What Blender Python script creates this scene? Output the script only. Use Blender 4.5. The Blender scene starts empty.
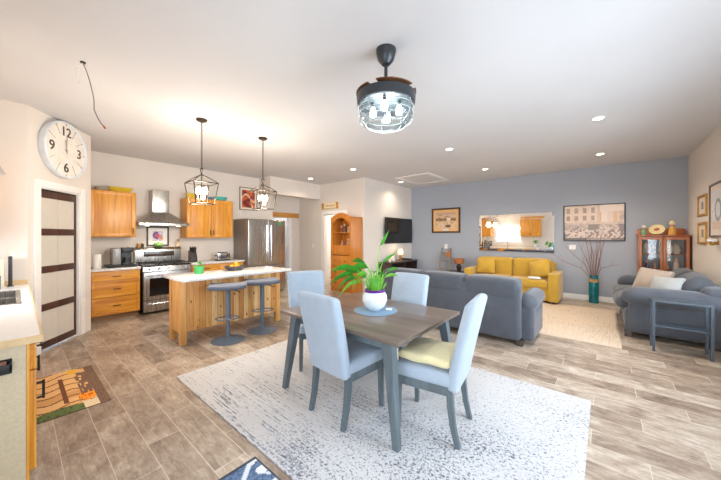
import bpy, bmesh, math, random
from mathutils import Vector, Matrix, Euler
random.seed(7)
PI = math.pi
sc = bpy.context.scene
COL = sc.collection
R = math.radians

# ------------------------------------------------------------------ camera
cam_data = bpy.data.cameras.new('camera')
cam = bpy.data.objects.new('camera', cam_data); COL.objects.link(cam)
cam.location = (0, 0, 1.48)
cam.rotation_euler = (R(90), 0, R(40.07))
cam_data.sensor_width = 36.0
cam_data.lens = 36.0 * 290.65 / 721.0
cam_data.shift_y = -4.0 / 721.0
cam_data.clip_start = 0.02
sc.camera = cam

# ------------------------------------------------------------------ world, daylight, exposure
sc.view_settings.view_transform = 'Standard'
sc.view_settings.look = 'None'
sc.view_settings.gamma = 1.0
sc.view_settings.use_curve_mapping = False
sc.view_settings.exposure = 0.50

world = bpy.data.worlds.new('daylight_sky'); sc.world = world
world.use_nodes = True
wn = world.node_tree.nodes
bg = wn['Background']
sky = wn.new('ShaderNodeTexSky'); sky.sky_type = 'NISHITA'; sky.sun_disc = False
sky.sun_elevation = R(40); sky.sun_rotation = R(200)
world.node_tree.links.new(sky.outputs[0], bg.inputs[0])
bg.inputs[1].default_value = 0.35


def area(name, loc, rot, sx, sy, power, color):
    d = bpy.data.lights.new(name, 'AREA'); d.shape = 'RECTANGLE'
    d.size = sx; d.size_y = sy; d.energy = power; d.color = color
    o = bpy.data.objects.new(name, d); COL.objects.link(o)
    o.location = loc; o.rotation_euler = rot
    return o


DAY = (0.78, 0.89, 1.0)
area('added_patio_daylight', (-0.20, -0.95, 1.35), (R(90), 0, R(38)), 2.4, 2.1, 56, DAY)       # added source behind the unseen patio door, turned from +Y towards the kitchen
area('daylight_side', (2.3, 3.4, 1.6), (R(90), 0, R(58)), 4.2, 1.9, 235, DAY)       # through the unseen side window, angled from -X to brighten the back wall
area('daylight_sink', (-4.1, -0.72, 1.6), (R(90), 0, 0), 1.1, 0.8, 55, DAY)
area('hall_fill', (-8.6, 5.3, 2.6), (0, 0, 0), 0.9, 0.6, 14, DAY)  # added fill lamp pointing down in the hall, which has no window
area('laundry_fill', (-6.0, 7.6, 2.9), (0, 0, 0), 1.2, 1.2, 45, (1, 0.98, 0.93))  # added ceiling fill to brighten the windowless room behind the doorway

# ------------------------------------------------------------------ materials
MATS = {}


def lin(c):
    if isinstance(c, str):
        c = tuple(int(c[i:i + 2], 16) for i in (0, 2, 4))
    return tuple(((x / 255) / 12.92 if x / 255 <= .04045 else ((x / 255 + .055) / 1.055) ** 2.4) for x in c) + (1,)


class NT:
    """a small node-building helper"""
    def __init__(self, name):
        self.m = bpy.data.materials.new(name); self.m.use_nodes = True
        self.t = self.m.node_tree; self.n = self.t.nodes
        self.b = self.n['Principled BSDF']

    def new(self, typ, **kw):
        x = self.n.new(typ)
        for k, v in kw.items(): setattr(x, k, v)
        return x

    def link(self, a, b): self.t.links.new(a, b)

    def setv(self, sock, v):
        if hasattr(v, 'is_linked') or isinstance(v, bpy.types.NodeSocket): self.link(v, sock)
        else: sock.default_value = v

    def math(self, op, a, b=0.0, c=None):
        x = self.new('ShaderNodeMath', operation=op)
        self.setv(x.inputs[0], a); self.setv(x.inputs[1], b)
        if c is not None: self.setv(x.inputs[2], c)
        return x.outputs[0]

    def coord(self, scale=(1, 1, 1), kind='Object', loc=(0, 0, 0)):
        tc = self.new('ShaderNodeTexCoord'); mp = self.new('ShaderNodeMapping')
        self.link(tc.outputs[kind], mp.inputs[0]); mp.inputs['Scale'].default_value = scale
        mp.inputs['Location'].default_value = loc
        return mp.outputs[0]

    def noise(self, vec, scale=5, detail=3, rough=.5, dist=0):
        x = self.new('ShaderNodeTexNoise'); self.link(vec, x.inputs['Vector'])
        x.inputs['Scale'].default_value = scale; x.inputs['Detail'].default_value = detail
        x.inputs['Roughness'].default_value = rough; x.inputs['Distortion'].default_value = dist
        return x.outputs['Fac']

    def ramp(self, fac, stops):
        x = self.new('ShaderNodeValToRGB'); self.link(fac, x.inputs[0])
        e = x.color_ramp.elements
        while len(e) < len(stops): e.new(0.5)
        for i, (p, c) in enumerate(stops):
            e[i].position = p; e[i].color = c
        return x.outputs[0]

    def mix(self, fac, a, b, blend='MIX'):
        x = self.new('ShaderNodeMix', data_type='RGBA', blend_type=blend)
        self.setv(x.inputs[0], fac); self.setv(x.inputs[6], a); self.setv(x.inputs[7], b)
        return x.outputs[2]

    def bump(self, h, strength=.2, dist=.01):
        x = self.new('ShaderNodeBump'); self.link(h, x.inputs['Height'])
        x.inputs['Strength'].default_value = strength; x.inputs['Distance'].default_value = dist
        self.link(x.outputs[0], self.b.inputs['Normal'])

    def col(self, c): self.setv(self.b.inputs['Base Color'], c)
    def rough(self, v): self.setv(self.b.inputs['Roughness'], v)


def mat(name, color, rough=.5, metal=0, var=.06, scale=12, bump=0, spec=None, coat=0):
    if name in MATS: return MATS[name]
    k = NT(name); c = lin(color)
    v = k.noise(k.coord(), scale, 3)
    lo = tuple(x * (1 - var) for x in c[:3]) + (1,); hi = tuple(min(1, x * (1 + var)) for x in c[:3]) + (1,)
    k.col(k.ramp(v, [(.3, lo), (.7, hi)])); k.rough(rough); k.b.inputs['Metallic'].default_value = metal
    if spec is not None: k.b.inputs['Specular IOR Level'].default_value = spec
    if coat: k.b.inputs['Coat Weight'].default_value = coat; k.b.inputs['Coat Roughness'].default_value = .15
    if bump: k.bump(k.noise(k.coord(), scale * 12, 2), bump, .004)
    MATS[name] = k.m
    return k.m


def wood(name, c0, c1, rough=.4, axis='z', scale=1.0, coat=0.0):
    if name in MATS: return MATS[name]
    k = NT(name)
    s = {'z': (22, 22, 1.6), 'x': (1.6, 22, 22), 'y': (22, 1.6, 22)}[axis]
    v = k.noise(k.coord(tuple(a * scale for a in s)), 1.0, 5, .6, .6)
    v2 = k.noise(k.coord(tuple(a * scale * .35 for a in s)), 1.0, 2, .5, 1.2)
    f = k.math('ADD', k.math('MULTIPLY', v, .6), k.math('MULTIPLY', v2, .4))
    k.col(k.ramp(f, [(.32, lin(c0)), (.66, lin(c1))])); k.rough(rough)
    k.bump(v, .12, .003)
    if coat: k.b.inputs['Coat Weight'].default_value = coat; k.b.inputs['Coat Roughness'].default_value = .2
    MATS[name] = k.m
    return k.m


def fabric(name, c, var=.12, rough=.95, fine=220, sheen=.25):
    if name in MATS: return MATS[name]
    k = NT(name); c = lin(c)
    n1 = k.noise(k.coord(), fine, 2); n2 = k.noise(k.coord(), 7, 3, .6)
    f = k.math('ADD', k.math('MULTIPLY', n1, .5), k.math('MULTIPLY', n2, .5))
    lo = tuple(x * (1 - var) for x in c[:3]) + (1,); hi = tuple(min(1, x * (1 + var)) for x in c[:3]) + (1,)
    k.col(k.ramp(f, [(.35, lo), (.65, hi)])); k.rough(rough)
    k.b.inputs['Sheen Weight'].default_value = sheen; k.b.inputs['Specular IOR Level'].default_value = .2
    k.bump(n1, .25, .003)
    MATS[name] = k.m
    return k.m


def glow(name, color, strength):
    if name in MATS: return MATS[name]
    k = NT(name); k.col(lin(color)); k.b.inputs['Emission Color'].default_value = lin(color)
    k.b.inputs['Emission Strength'].default_value = strength
    MATS[name] = k.m
    return k.m


def glass(name, tint='FFFFFF', gloss=.12):
    if name in MATS: return MATS[name]
    k = NT(name)
    tr = k.new('ShaderNodeBsdfTransparent'); tr.inputs[0].default_value = lin(tint)
    gl = k.new('ShaderNodeBsdfGlossy'); gl.inputs['Roughness'].default_value = .03
    fr = k.new('ShaderNodeFresnel'); fr.inputs[0].default_value = 1.45
    f = k.math('ADD', k.math('MULTIPLY', fr.outputs[0], .55), gloss * .12)
    mx = k.new('ShaderNodeMixShader'); k.link(f, mx.inputs[0]); k.link(tr.outputs[0], mx.inputs[1]); k.link(gl.outputs[0], mx.inputs[2])
    k.link(mx.outputs[0], k.n['Material Output'].inputs[0])
    MATS[name] = k.m
    return k.m


def print_mat(name, rough=.5):
    if name in MATS: return MATS[name]
    k = NT(name); a = k.new('ShaderNodeVertexColor'); a.layer_name = 'Col'
    k.col(a.outputs[0]); k.rough(rough); MATS[name] = k.m
    return k.m


def floor_mat():
    k = NT('plank_tile_floor')
    tc = k.new('ShaderNodeTexCoord'); sp = k.new('ShaderNodeSeparateXYZ'); k.link(tc.outputs['Object'], sp.inputs[0])
    X, Y = sp.outputs[0], sp.outputs[1]
    row = k.math('FLOOR', k.math('DIVIDE', k.math('ADD', Y, 20.0 - 2.652 + .204 * 13), .204))
    yy = k.math('FRACT', k.math('DIVIDE', k.math('ADD', Y, 20.0 - 2.652 + .204 * 13), .204))
    xs = k.math('DIVIDE', k.math('ADD', k.math('ADD', X, 30.0 - .222), k.math('MULTIPLY', row, .30)), .9)
    ix = k.math('FLOOR', xs); xx = k.math('FRACT', xs)
    gy = k.math('MINIMUM', yy, k.math('SUBTRACT', 1.0, yy)); gx = k.math('MINIMUM', xx, k.math('SUBTRACT', 1.0, xx))
    grout = k.math('MAXIMUM', k.math('LESS_THAN', gy, .009), k.math('LESS_THAN', gx, .0022))
    cb = k.new('ShaderNodeCombineXYZ'); k.link(ix, cb.inputs[0]); k.link(row, cb.inputs[1])
    wnz = k.new('ShaderNodeTexWhiteNoise', noise_dimensions='3D'); k.link(cb.outputs[0], wnz.inputs[0])
    rnd = wnz.outputs['Value']
    # offset the grain by plank so that no two match
    cb2 = k.new('ShaderNodeCombineXYZ')
    k.link(k.math('ADD', k.math('MULTIPLY', X, 5.0), k.math('MULTIPLY', rnd, 37.0)), cb2.inputs[0])
    k.link(k.math('ADD', k.math('MULTIPLY', Y, 26.0), k.math('MULTIPLY', row, 5.3)), cb2.inputs[1])
    grain = k.noise(cb2.outputs[0], 1.0, 8, .68, 1.4)
    cb3 = k.new('ShaderNodeCombineXYZ')
    k.link(k.math('ADD', k.math('MULTIPLY', X, 3.0), k.math('MULTIPLY', rnd, 11.0)), cb3.inputs[0]); k.link(k.math('MULTIPLY', Y, 5.0), cb3.inputs[1])
    cloud = k.noise(cb3.outputs[0], 1.0, 4, .6, .5)
    f = k.math('ADD', k.math('ADD', k.math('MULTIPLY', grain, .55), k.math('MULTIPLY', cloud, .55)), k.math('MULTIPLY', k.math('SUBTRACT', rnd, .5), .16))
    vein = k.noise(k.coord((7, 9, 1)), 1.0, 9, .72, 2.2)
    f = k.math('ADD', f, k.math('MULTIPLY', k.math('SUBTRACT', vein, .5), .30))
    c = k.ramp(f, [(.36, lin('756455')), (.48, lin('928070')), (.60, lin('AC9C8A')), (.74, lin('CABFB1'))])
    k.col(k.mix(grout, c, lin('CCC0B1')))
    k.rough(k.math('ADD', k.math('MULTIPLY', grain, .2), .30))
    h = k.math('SUBTRACT', k.math('MULTIPLY', grain, .25), k.math('MULTIPLY', grout, .6))
    k.bump(h, .25, .004)
    return k.m


def pine_planks(name='pine_planks'):
    k = NT(name)
    tc = k.new('ShaderNodeTexCoord'); sp = k.new('ShaderNodeSeparateXYZ'); k.link(tc.outputs['Object'], sp.inputs[0])
    Xs = k.math('DIVIDE', k.math('ADD', sp.outputs[0], 10.0), .082)
    ix = k.math('FLOOR', Xs); fx = k.math('FRACT', Xs)
    wnz = k.new('ShaderNodeTexWhiteNoise', noise_dimensions='1D'); k.link(ix, wnz.inputs['W'])
    rnd = wnz.outputs['Value']
    cb = k.new('ShaderNodeCombineXYZ'); k.link(k.math('MULTIPLY', sp.outputs[0], 30), cb.inputs[0])
    k.link(k.math('ADD', k.math('MULTIPLY', sp.outputs[2], 2.0), k.math('MULTIPLY', rnd, 31)), cb.inputs[2])
    grain = k.noise(cb.outputs[0], 1.0, 4, .6, .8)
    cbk = k.new('ShaderNodeCombineXYZ'); k.link(k.math('MULTIPLY', sp.outputs[0], 1.0), cbk.inputs[0])
    k.link(k.math('ADD', k.math('MULTIPLY', sp.outputs[2], .55), k.math('MULTIPLY', rnd, 17)), cbk.inputs[2])
    vor = k.new('ShaderNodeTexVoronoi'); k.link(cbk.outputs[0], vor.inputs['Vector']); vor.inputs['Scale'].default_value = 11
    knot = k.math('LESS_THAN', vor.outputs['Distance'], .16)
    f = k.math('ADD', k.math('MULTIPLY', grain, .6), k.math('MULTIPLY', rnd, .5))
    c = k.ramp(f, [(.25, lin('B4702C')), (.5, lin('D8A05A')), (.75, lin('EFCB92'))])
    c = k.mix(k.math('MULTIPLY', knot, .75), c, lin('6E3A16'))
    seam = k.math('LESS_THAN', k.math('MINIMUM', fx, k.math('SUBTRACT', 1.0, fx)), .035)
    k.col(k.mix(k.math('MULTIPLY', seam, .6), c, lin('7A4C20'))); k.rough(.45)
    k.bump(k.math('SUBTRACT', k.math('MULTIPLY', grain, .2), seam), .3, .004)
    return k.m


def streak_rug(name, base, dark, sx, sy, bias, warm=None):
    k = NT(name)
    n1 = k.noise(k.coord((sx, sy, 1)), 1.0, 4, .65, .4)
    n2 = k.noise(k.coord((.55, .9, 1)), 1.3, 2, .5)
    n3 = k.noise(k.coord((sx * 6, sy * .9, 1)), 1.0, 3, .7)
    tc = k.new('ShaderNodeTexCoord'); sp = k.new('ShaderNodeSeparateXYZ'); k.link(tc.outputs['Object'], sp.inputs[0])
    edge = k.math('ADD', k.math('MULTIPLY', sp.outputs[0], bias[0]), k.math('MULTIPLY', sp.outputs[1], bias[1]))
    f = k.math('ADD', k.math('ADD', k.math('MULTIPLY', n1, .5), k.math('MULTIPLY', n3, .5)), k.math('MULTIPLY', k.math('SUBTRACT', n2, .5), .22))
    f = k.math('ADD', f, edge)
    c = k.ramp(f, [(bias[2], lin(base)), (bias[2] + .09, lin(dark)), (bias[2] + .30, lin(dark))])
    if warm:
        c = k.mix(k.math('MULTIPLY', k.noise(k.coord(), 1.1, 2), .35), c, lin(warm))
    k.col(c); k.rough(.95); k.b.inputs['Specular IOR Level'].default_value = .15
    k.bump(k.noise(k.coord((1, 1, 1)), 160, 2), .4, .004)
    return k.m


def quartz():
    k = NT('white_quartz')
    n = k.noise(k.coord(), 60, 3, .7); n2 = k.noise(k.coord(), 5, 3, .6, 1.2)
    f = k.math('ADD', k.math('MULTIPLY', n, .6), k.math('MULTIPLY', n2, .4))
    k.col(k.ramp(f, [(.36, lin('B9B5B0')), (.5, lin('E2DFDA')), (.7, lin('EFECE8'))])); k.rough(.18)
    return k.m


def steel(name='brushed_steel', c='B9B4AE', rough=.28):
    if name in MATS: return MATS[name]
    k = NT(name); n = k.noise(k.coord((60, 60, .6)), 1.0, 3)
    k.col(lin(c)); k.b.inputs['Metallic'].default_value = 1
    k.rough(k.math('ADD', k.math('MULTIPLY', n, .14), rough - .07)); MATS[name] = k.m
    return k.m


def wall_paint(name, c, var=.02):
    k = NT(name); c = lin(c); n = k.noise(k.coord(), 1.2, 3)
    lo = tuple(x * (1 - var) for x in c[:3]) + (1,); hi = tuple(min(1, x * (1 + var)) for x in c[:3]) + (1,)
    k.col(k.ramp(n, [(.3, lo), (.7, hi)])); k.rough(.75); k.b.inputs['Specular IOR Level'].default_value = .25
    k.bump(k.noise(k.coord(), 180, 2), .06, .002)
    return k.m


# ------------------------------------------------------------------ mesh helpers
class MB:
    def __init__(self): self.bm = bmesh.new(); self.mats = []

    def _mi(self, m):
        if m is None: return 0
        if m not in self.mats: self.mats.append(m)
        return self.mats.index(m)

    def _merge(self, t, m=None, smooth=False, M=None):
        mi = self._mi(m)
        bmesh.ops.recalc_face_normals(t, faces=t.faces[:])
        for f in t.faces: f.material_index = mi; f.smooth = smooth
        if M is not None: t.transform(M)
        me = bpy.data.meshes.new('tmp'); t.to_mesh(me); t.free()
        self.bm.from_mesh(me); bpy.data.meshes.remove(me)
        return self

    def box(self, x0, x1, y0, y1, z0, z1, m=None, bevel=0, M=None):
        t = bmesh.new()
        bmesh.ops.create_cube(t, size=1)
        t.transform(Matrix.Translation(((x0 + x1) / 2, (y0 + y1) / 2, (z0 + z1) / 2)) @ Matrix.Diagonal((abs(x1 - x0), abs(y1 - y0), abs(z1 - z0), 1)))
        if bevel: bmesh.ops.bevel(t, geom=t.edges[:], offset=bevel, segments=2, affect='EDGES', profile=.6)
        return self._merge(t, m, False, M)

    def prism(self, pts, axis, a, b, m=None, bevel=0, smooth=False, M=None):
        """pts: 2-D outline in the two other axes, extruded along axis from a to b"""
        t = bmesh.new()
        def P(p, w):
            return {'x': (w, p[0], p[1]), 'y': (p[0], w, p[1]), 'z': (p[0], p[1], w)}[axis]
        A = [t.verts.new(P(p, a)) for p in pts]; B = [t.verts.new(P(p, b)) for p in pts]
        t.faces.new(A); t.faces.new(B[::-1]); n = len(pts)
        for i in range(n): t.faces.new((A[i], B[i], B[(i + 1) % n], A[(i + 1) % n]))
        if bevel: bmesh.ops.bevel(t, geom=t.edges[:], offset=bevel, segments=2, affect='EDGES', profile=.6)
        return self._merge(t, m, smooth, M)

    def lathe(self, prof, c=(0, 0, 0), seg=24, m=None, M=None, smooth=True, scale=(1, 1)):
        t = bmesh.new(); rings = []
        for r, z in prof:
            if r < 1e-5: rings.append([t.verts.new((c[0], c[1], c[2] + z))])
            else: rings.append([t.verts.new((c[0] + r * scale[0] * math.cos(2 * PI * i / seg), c[1] + r * scale[1] * math.sin(2 * PI * i / seg), c[2] + z)) for i in range(seg)])
        for a, b in zip(rings, rings[1:]):
            for i in range(seg):
                j = (i + 1) % seg
                if len(a) == 1 and len(b) == 1: continue
                if len(a) == 1: t.faces.new((a[0], b[i], b[j]))
                elif len(b) == 1: t.faces.new((a[i], a[j], b[0]))
                else: t.faces.new((a[i], a[j], b[j], b[i]))
        if len(rings[0]) > 1: t.faces.new(rings[0][::-1]) if prof[0][1] <= prof[-1][1] and not getattr(self, 'open', False) else None
        if len(rings[-1]) > 1 and not getattr(self, 'open', False): t.faces.new(rings[-1])
        return self._merge(t, m, smooth, M)

    def cyl(self, c, r, z0, z1, m=None, seg=20, r2=None, M=None):
        r2 = r if r2 is None else r2; e = min(r, r2) * .08
        return self.lathe([(0, z0), (r - e, z0), (r, z0 + e), (r2, z1 - e), (r2 - e, z1), (0, z1)], (c[0], c[1], 0), seg, m, M)

    def tube(self, pts, r, m=None, seg=8, closed=False, flat=None):
        t = bmesh.new(); pts = [Vector(p) for p in pts]; n = len(pts)
        rs = r if isinstance(r, (list, tuple)) else [r] * n
        up = None; rings = []
        for i, p in enumerate(pts):
            a = pts[i - 1] if (i > 0 or closed) else p; b = pts[(i + 1) % n] if (i < n - 1 or closed) else p
            d = (b - a).normalized()
            if up is None:
                up = Vector((0, 0, 1)) if abs(d.z) < .9 else Vector((0, 1, 0))
            s = d.cross(up)
            if s.length < 1e-4: s = d.cross(Vector((1, 0, 0)))
            s.normalize(); up = s.cross(d).normalized()
            fx, fy = flat if flat else (1, 1)
            rings.append([t.verts.new(p + s * rs[i] * fx * math.cos(2 * PI * k / seg) + up * rs[i] * fy * math.sin(2 * PI * k / seg)) for k in range(seg)])
        m2 = n if closed else n - 1
        for i in range(m2):
            a, b = rings[i], rings[(i + 1) % n]
            for k in range(seg): t.faces.new((a[k], a[(k + 1) % seg], b[(k + 1) % seg], b[k]))
        if not closed:
            t.faces.new(rings[0][::-1]); t.faces.new(rings[-1])
        return self._merge(t, m, True)

    def bar(self, a, b, w0, w1=None, m=None, d0=None, d1=None, ref=(0, 1, 0)):
        """a square tapered bar from a to b; w along ref-cross, d along the other"""
        a, b = Vector(a), Vector(b); w1 = w0 if w1 is None else w1
        d0 = w0 if d0 is None else d0; d1 = w1 if d1 is None else d1
        t = bmesh.new(); d = (b - a)
        if abs(d.z) > max(abs(d.x), abs(d.y)):
            s, u = Vector((1, 0, 0)), Vector((0, 1, 0))
        else:
            s = d.normalized().cross(Vector((0, 0, 1))).normalized(); u = Vector((0, 0, 1))
        def ring(p, w, q): return [t.verts.new(p + s * w / 2 * i + u * q / 2 * j) for i, j in ((-1, -1), (1, -1), (1, 1), (-1, 1))]
        A, B = ring(a, w0, d0), ring(b, w1, d1)
        t.faces.new(A[::-1]); t.faces.new(B)
        for k in range(4): t.faces.new((A[k], A[(k + 1) % 4], B[(k + 1) % 4], B[k]))
        return self._merge(t, m, False)

    def soft(self, x0, x1, y0, y1, z0, z1, r, m=None, puff=(0, 0, 0), n=6, M=None, fn=None):
        """rounded, optionally puffed box; fn maps a point afterwards"""
        c = Vector(((x0 + x1) / 2, (y0 + y1) / 2, (z0 + z1) / 2)); h = Vector(((x1 - x0) / 2, (y1 - y0) / 2, (z1 - z0) / 2))
        r = min(r, h.x * .98, h.y * .98, h.z * .98)
        def line(hh):
            e = [-hh, -hh + .15 * r, -hh + .4 * r, -hh + .7 * r]; core = hh - r
            mid = [-core + 2 * core * i / n for i in range(n + 1)]
            return e + mid + [-v for v in reversed(e)]
        L = [line(h.x), line(h.y), line(h.z)]; N = [len(l) - 1 for l in L]
        t = bmesh.new(); V = {}
        def vert(i, j, k):
            key = (i, j, k)
            if key not in V:
                p = Vector((L[0][i], L[1][j], L[2][k]))
                core = Vector([max(-(h[a] - r), min(h[a] - r, p[a])) for a in range(3)])
                d = p - core
                if d.length > 1e-7: p = core + d.normalized() * r
                q = [p[a] / h[a] for a in range(3)]
                w = [max(0, 1 - q[a] * q[a]) for a in range(3)]
                p = Vector((p.x + q[0] * puff[0] * w[1] * w[2], p.y + q[1] * puff[1] * w[0] * w[2], p.z + q[2] * puff[2] * w[0] * w[1])) + c
                if fn: p = Vector(fn(p))
                V[key] = t.verts.new(p)
            return V[key]
        for a in range(3):
            b, d = [q for q in range(3) if q != a]
            for side in (0, N[a]):
                for i in range(N[b]):
                    for j in range(N[d]):
                        ks = []
                        for di, dj in ((0, 0), (1, 0), (1, 1), (0, 1)):
                            ix = [0, 0, 0]; ix[a] = side; ix[b] = i + di; ix[d] = j + dj
                            ks.append(vert(*ix))
                        t.faces.new(ks)
        return self._merge(t, m, True, M)

    def ball(self, c, r, m=None, sc=(1, 1, 1), seg=14, M=None):
        t = bmesh.new(); bmesh.ops.create_uvsphere(t, u_segments=seg, v_segments=max(6, seg * 2 // 3), radius=1)
        rr = r
        t.transform(Matrix.Translation(c) @ Matrix.Diagonal((rr * sc[0], rr * sc[1], rr * sc[2], 1)))
        return self._merge(t, m, True, M)

    def quad(self, pts, m=None):
        t = bmesh.new(); t.faces.new([t.verts.new(p) for p in pts]); return self._merge(t, m)

    def build(self, name, m=None, parent=None, loc=None, rz=0, sharp=40):
        me = bpy.data.meshes.new(name); self.bm.to_mesh(me); self.bm.free()
        if m is not None and not self.mats: self.mats = [m]
        for x in self.mats: me.materials.append(x)
        if sharp: me.set_sharp_from_angle(angle=R(sharp))
        o = bpy.data.objects.new(name, me); COL.objects.link(o)
        if parent: o.parent = parent
        if loc: o.location = loc
        o.rotation_euler.z = rz
        return o


def tag(o, label, cat, group=None, kind=None):
    o['label'] = label; o['category'] = cat
    if group: o['group'] = group
    if kind: o['kind'] = kind
    return o


def thing(name, label, cat, loc=(0, 0, 0), rz=0, group=None):
    o = bpy.data.objects.new(name, None); COL.objects.link(o)
    o.empty_display_size = .1; o.location = loc; o.rotation_euler.z = rz
    return tag(o, label, cat, group)


def struct(o): o['kind'] = 'structure'; return o


def dup(root, loc, rz, label=None, group=None):
    r = root.copy(); COL.objects.link(r); r.location = loc; r.rotation_euler.z = rz
    if label: r['label'] = label
    if group: r['group'] = group
    for ch in list(root.children):
        c = ch.copy(); COL.objects.link(c); c.parent = r
        for g in list(ch.children):
            d = g.copy(); COL.objects.link(d); d.parent = c
    return r


def picture_mesh(name, w, h, nx, ny, fn, parent, y, m, horizontal=False):
    """a flat print, coloured per face: fn(u, v) -> sRGB tuple, u to the right, v up; faces -Y (or +Z)"""
    me = bpy.data.meshes.new(name); vs = []; fs = []
    for j in range(ny + 1):
        for i in range(nx + 1):
            a, b = w * (i / nx - .5), h * (j / ny - .5)
            vs.append((a, b, y) if horizontal else (a, y, b))
    cols = []
    for j in range(ny):
        for i in range(nx):
            a = j * (nx + 1) + i; fs.append((a, a + 1, a + nx + 2, a + nx + 1))
            cols.append(lin(fn((i + .5) / nx, (j + .5) / ny)))
    me.from_pydata(vs, [], fs)
    at = me.color_attributes.new('Col', 'FLOAT_COLOR', 'CORNER')
    for p in me.polygons:
        for li in p.loop_indices: at.data[li].color = cols[p.index]
    me.materials.append(m)
    o = bpy.data.objects.new(name, me); COL.objects.link(o); o.parent = parent
    return o


def text_mesh(name, s, size, m, parent, loc, extrude=.002, squash=1.0, flat=False, rot=0):
    cu = bpy.data.curves.new('tmp_text', 'FONT'); cu.body = s; cu.size = size; cu.extrude = extrude
    cu.align_x = 'CENTER'; cu.align_y = 'CENTER'; cu.offset = size * .012
    to = bpy.data.objects.new('tmp_text', cu); COL.objects.link(to)
    dg = bpy.context.evaluated_depsgraph_get(); dg.update()
    me = bpy.data.meshes.new_from_object(to.evaluated_get(dg)); bpy.data.objects.remove(to); bpy.data.curves.remove(cu)
    M = Matrix.Diagonal((squash, 1, 1, 1))
    if rot: M = Matrix.Rotation(rot, 4, 'Z') @ M
    if not flat: M = Matrix.Rotation(R(90), 4, 'X') @ M
    me.transform(Matrix.Translation(loc) @ M); me.name = name
    me.materials.clear(); me.materials.append(m)
    o = bpy.data.objects.new(name, me); COL.objects.link(o); o.parent = parent
    return o


def point(name, loc, power, color, radius=.04):
    d = bpy.data.lights.new(name, 'POINT'); d.energy = power; d.color = color; d.shadow_soft_size = radius
    o = bpy.data.objects.new(name, d); COL.objects.link(o); o.location = loc
    return o


def hsh(*a):
    x = math.sin(sum(v * k for v, k in zip(a, (12.9898, 78.233, 37.719)))) * 43758.5453
    return x - math.floor(x)


WARM = (1.0, 0.85, 0.68)
WARM2 = (1.0, 0.86, 0.70)

# common materials
M_white = mat('white_trim_paint', 'EDEAE6', .4, var=.02)
M_ceil = wall_paint('ceiling_paint', 'D8D8DA')
M_beige = wall_paint('beige_wall_paint', 'DFD6CD')
M_blue = wall_paint('blue_grey_wall_paint', 'A6ABB5')
M_floor = floor_mat()
M_oak = wood('honey_oak', 'BC7016', 'ECAA40', .38, 'z', 1, .08)
M_oakh = wood('honey_oak_drawer', 'BC7016', 'ECAA40', .38, 'x', 1, .08)
M_bronze = mat('dark_bronze_metal', '3A302A', .4, .7)
M_black = mat('black_plastic', '1C1B1C', .4)
M_steel = steel()
M_chrome = steel('chrome', 'D8D8DA', .12)
M_quartz = quartz()
M_pine = pine_planks()
M_pineend = wood('pine_end_wood', 'C28040', 'E0AE66', .45, 'z')
M_darkwood = wood('dark_brown_wood', '2E2320', '4A3A33', .4, 'x')
M_greywood = wood('grey_stained_wood', '4A5459', '626D71', .5, 'z')
M_tabletop = wood('weathered_table_top', '5E5148', '7E7066', .3, 'x', .8, .15)
M_stool = mat('slate_blue_metal', '64717F', .45, .1, .08)
M_stoolf = fabric('slate_grey_seat', '595E6B')
M_chairf = fabric('pale_blue_grey_fabric', '9DA9B6', .08)
M_sofa = fabric('slate_grey_sofa_fabric', '4C4F56', .16)
M_yellow = fabric('mustard_sofa_fabric', 'BC963A', .1)
M_glass = glass('clear_glass')
M_cherry = wood('cherry_wood', '8A451E', 'B96A34', .35, 'z', 1, .2)
M_orangewood = wood('orange_pine', 'B4651C', 'D58A34', .35, 'z', 1, .2)
M_gold = mat('gold_frame_paint', 'B98A35', .4, .5)
M_ceramic = mat('white_ceramic', 'E9E7E4', .2)
M_print = print_mat('printed_picture')
M_green = mat('leaf_green', '42902A', .4, 0, .2, 20)
M_green2 = mat('fresh_leaf_green', '72B83A', .4, 0, .2, 20)
M_bulb = glow('warm_bulb', 'FFD9A0', 18)
M_coolbulb = glow('cool_bulb', 'F2F8FF', 4)
M_down = glow('downlight_lens', 'FFE9C8', 9)

# ================================================================== SETTING
CZ = 3.05; KX = -7.24; LX = -5.3; SY = -0.55; BY = 8.5; RX = 1.25; TX = -4.93; DY = 6.03


def S(name, m): 
    return lambda mb: struct(mb.build(name, m))


fl = struct(MB().box(-9.4, 1.6, -1.0, 8.8, -.1, 0).build('floor', M_floor))
struct(MB().box(-9.4, 1.6, -1.0, 8.8, CZ, CZ + .1).build('ceiling', M_ceil))
struct(MB().box(TX - .12, RX + .12, BY, BY + .12, 0, CZ).build('wall_back', M_blue))
# right wall with an unseen window opening, stretched to light the back wall
w = MB(); W0, W1, WZ0, WZ1 = 1.3, 5.9, .55, 2.45
w.box(RX, RX + .12, SY - .12, W0, 0, CZ); w.box(RX, RX + .12, W1, BY, 0, CZ)
w.box(RX, RX + .12, W0, W1, 0, WZ0); w.box(RX, RX + .12, W0, W1, WZ1, CZ)
struct(w.build('wall_right', M_beige))
# wall behind the camera and sink, with sink window; patio door added for daylight
w = MB(); P0, P1, PZ = -1.65, .95, 2.4; K0, K1, KZ0, KZ1 = -4.72, -3.47, 1.16, 2.06
w.box(LX - .12, K0, SY - .12, SY, 0, CZ); w.box(K1, P0, SY - .12, SY, 0, CZ); w.box(P1, RX, SY - .12, SY, 0, CZ)
w.box(K0, K1, SY - .12, SY, 0, KZ0); w.box(K0, K1, SY - .12, SY, KZ1, CZ); w.box(P0, P1, SY - .12, SY, PZ, CZ)
struct(w.build('wall_front', M_beige))
struct(MB().box(LX - .12, LX, SY, .1, 0, CZ).build('wall_left', M_beige))
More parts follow.
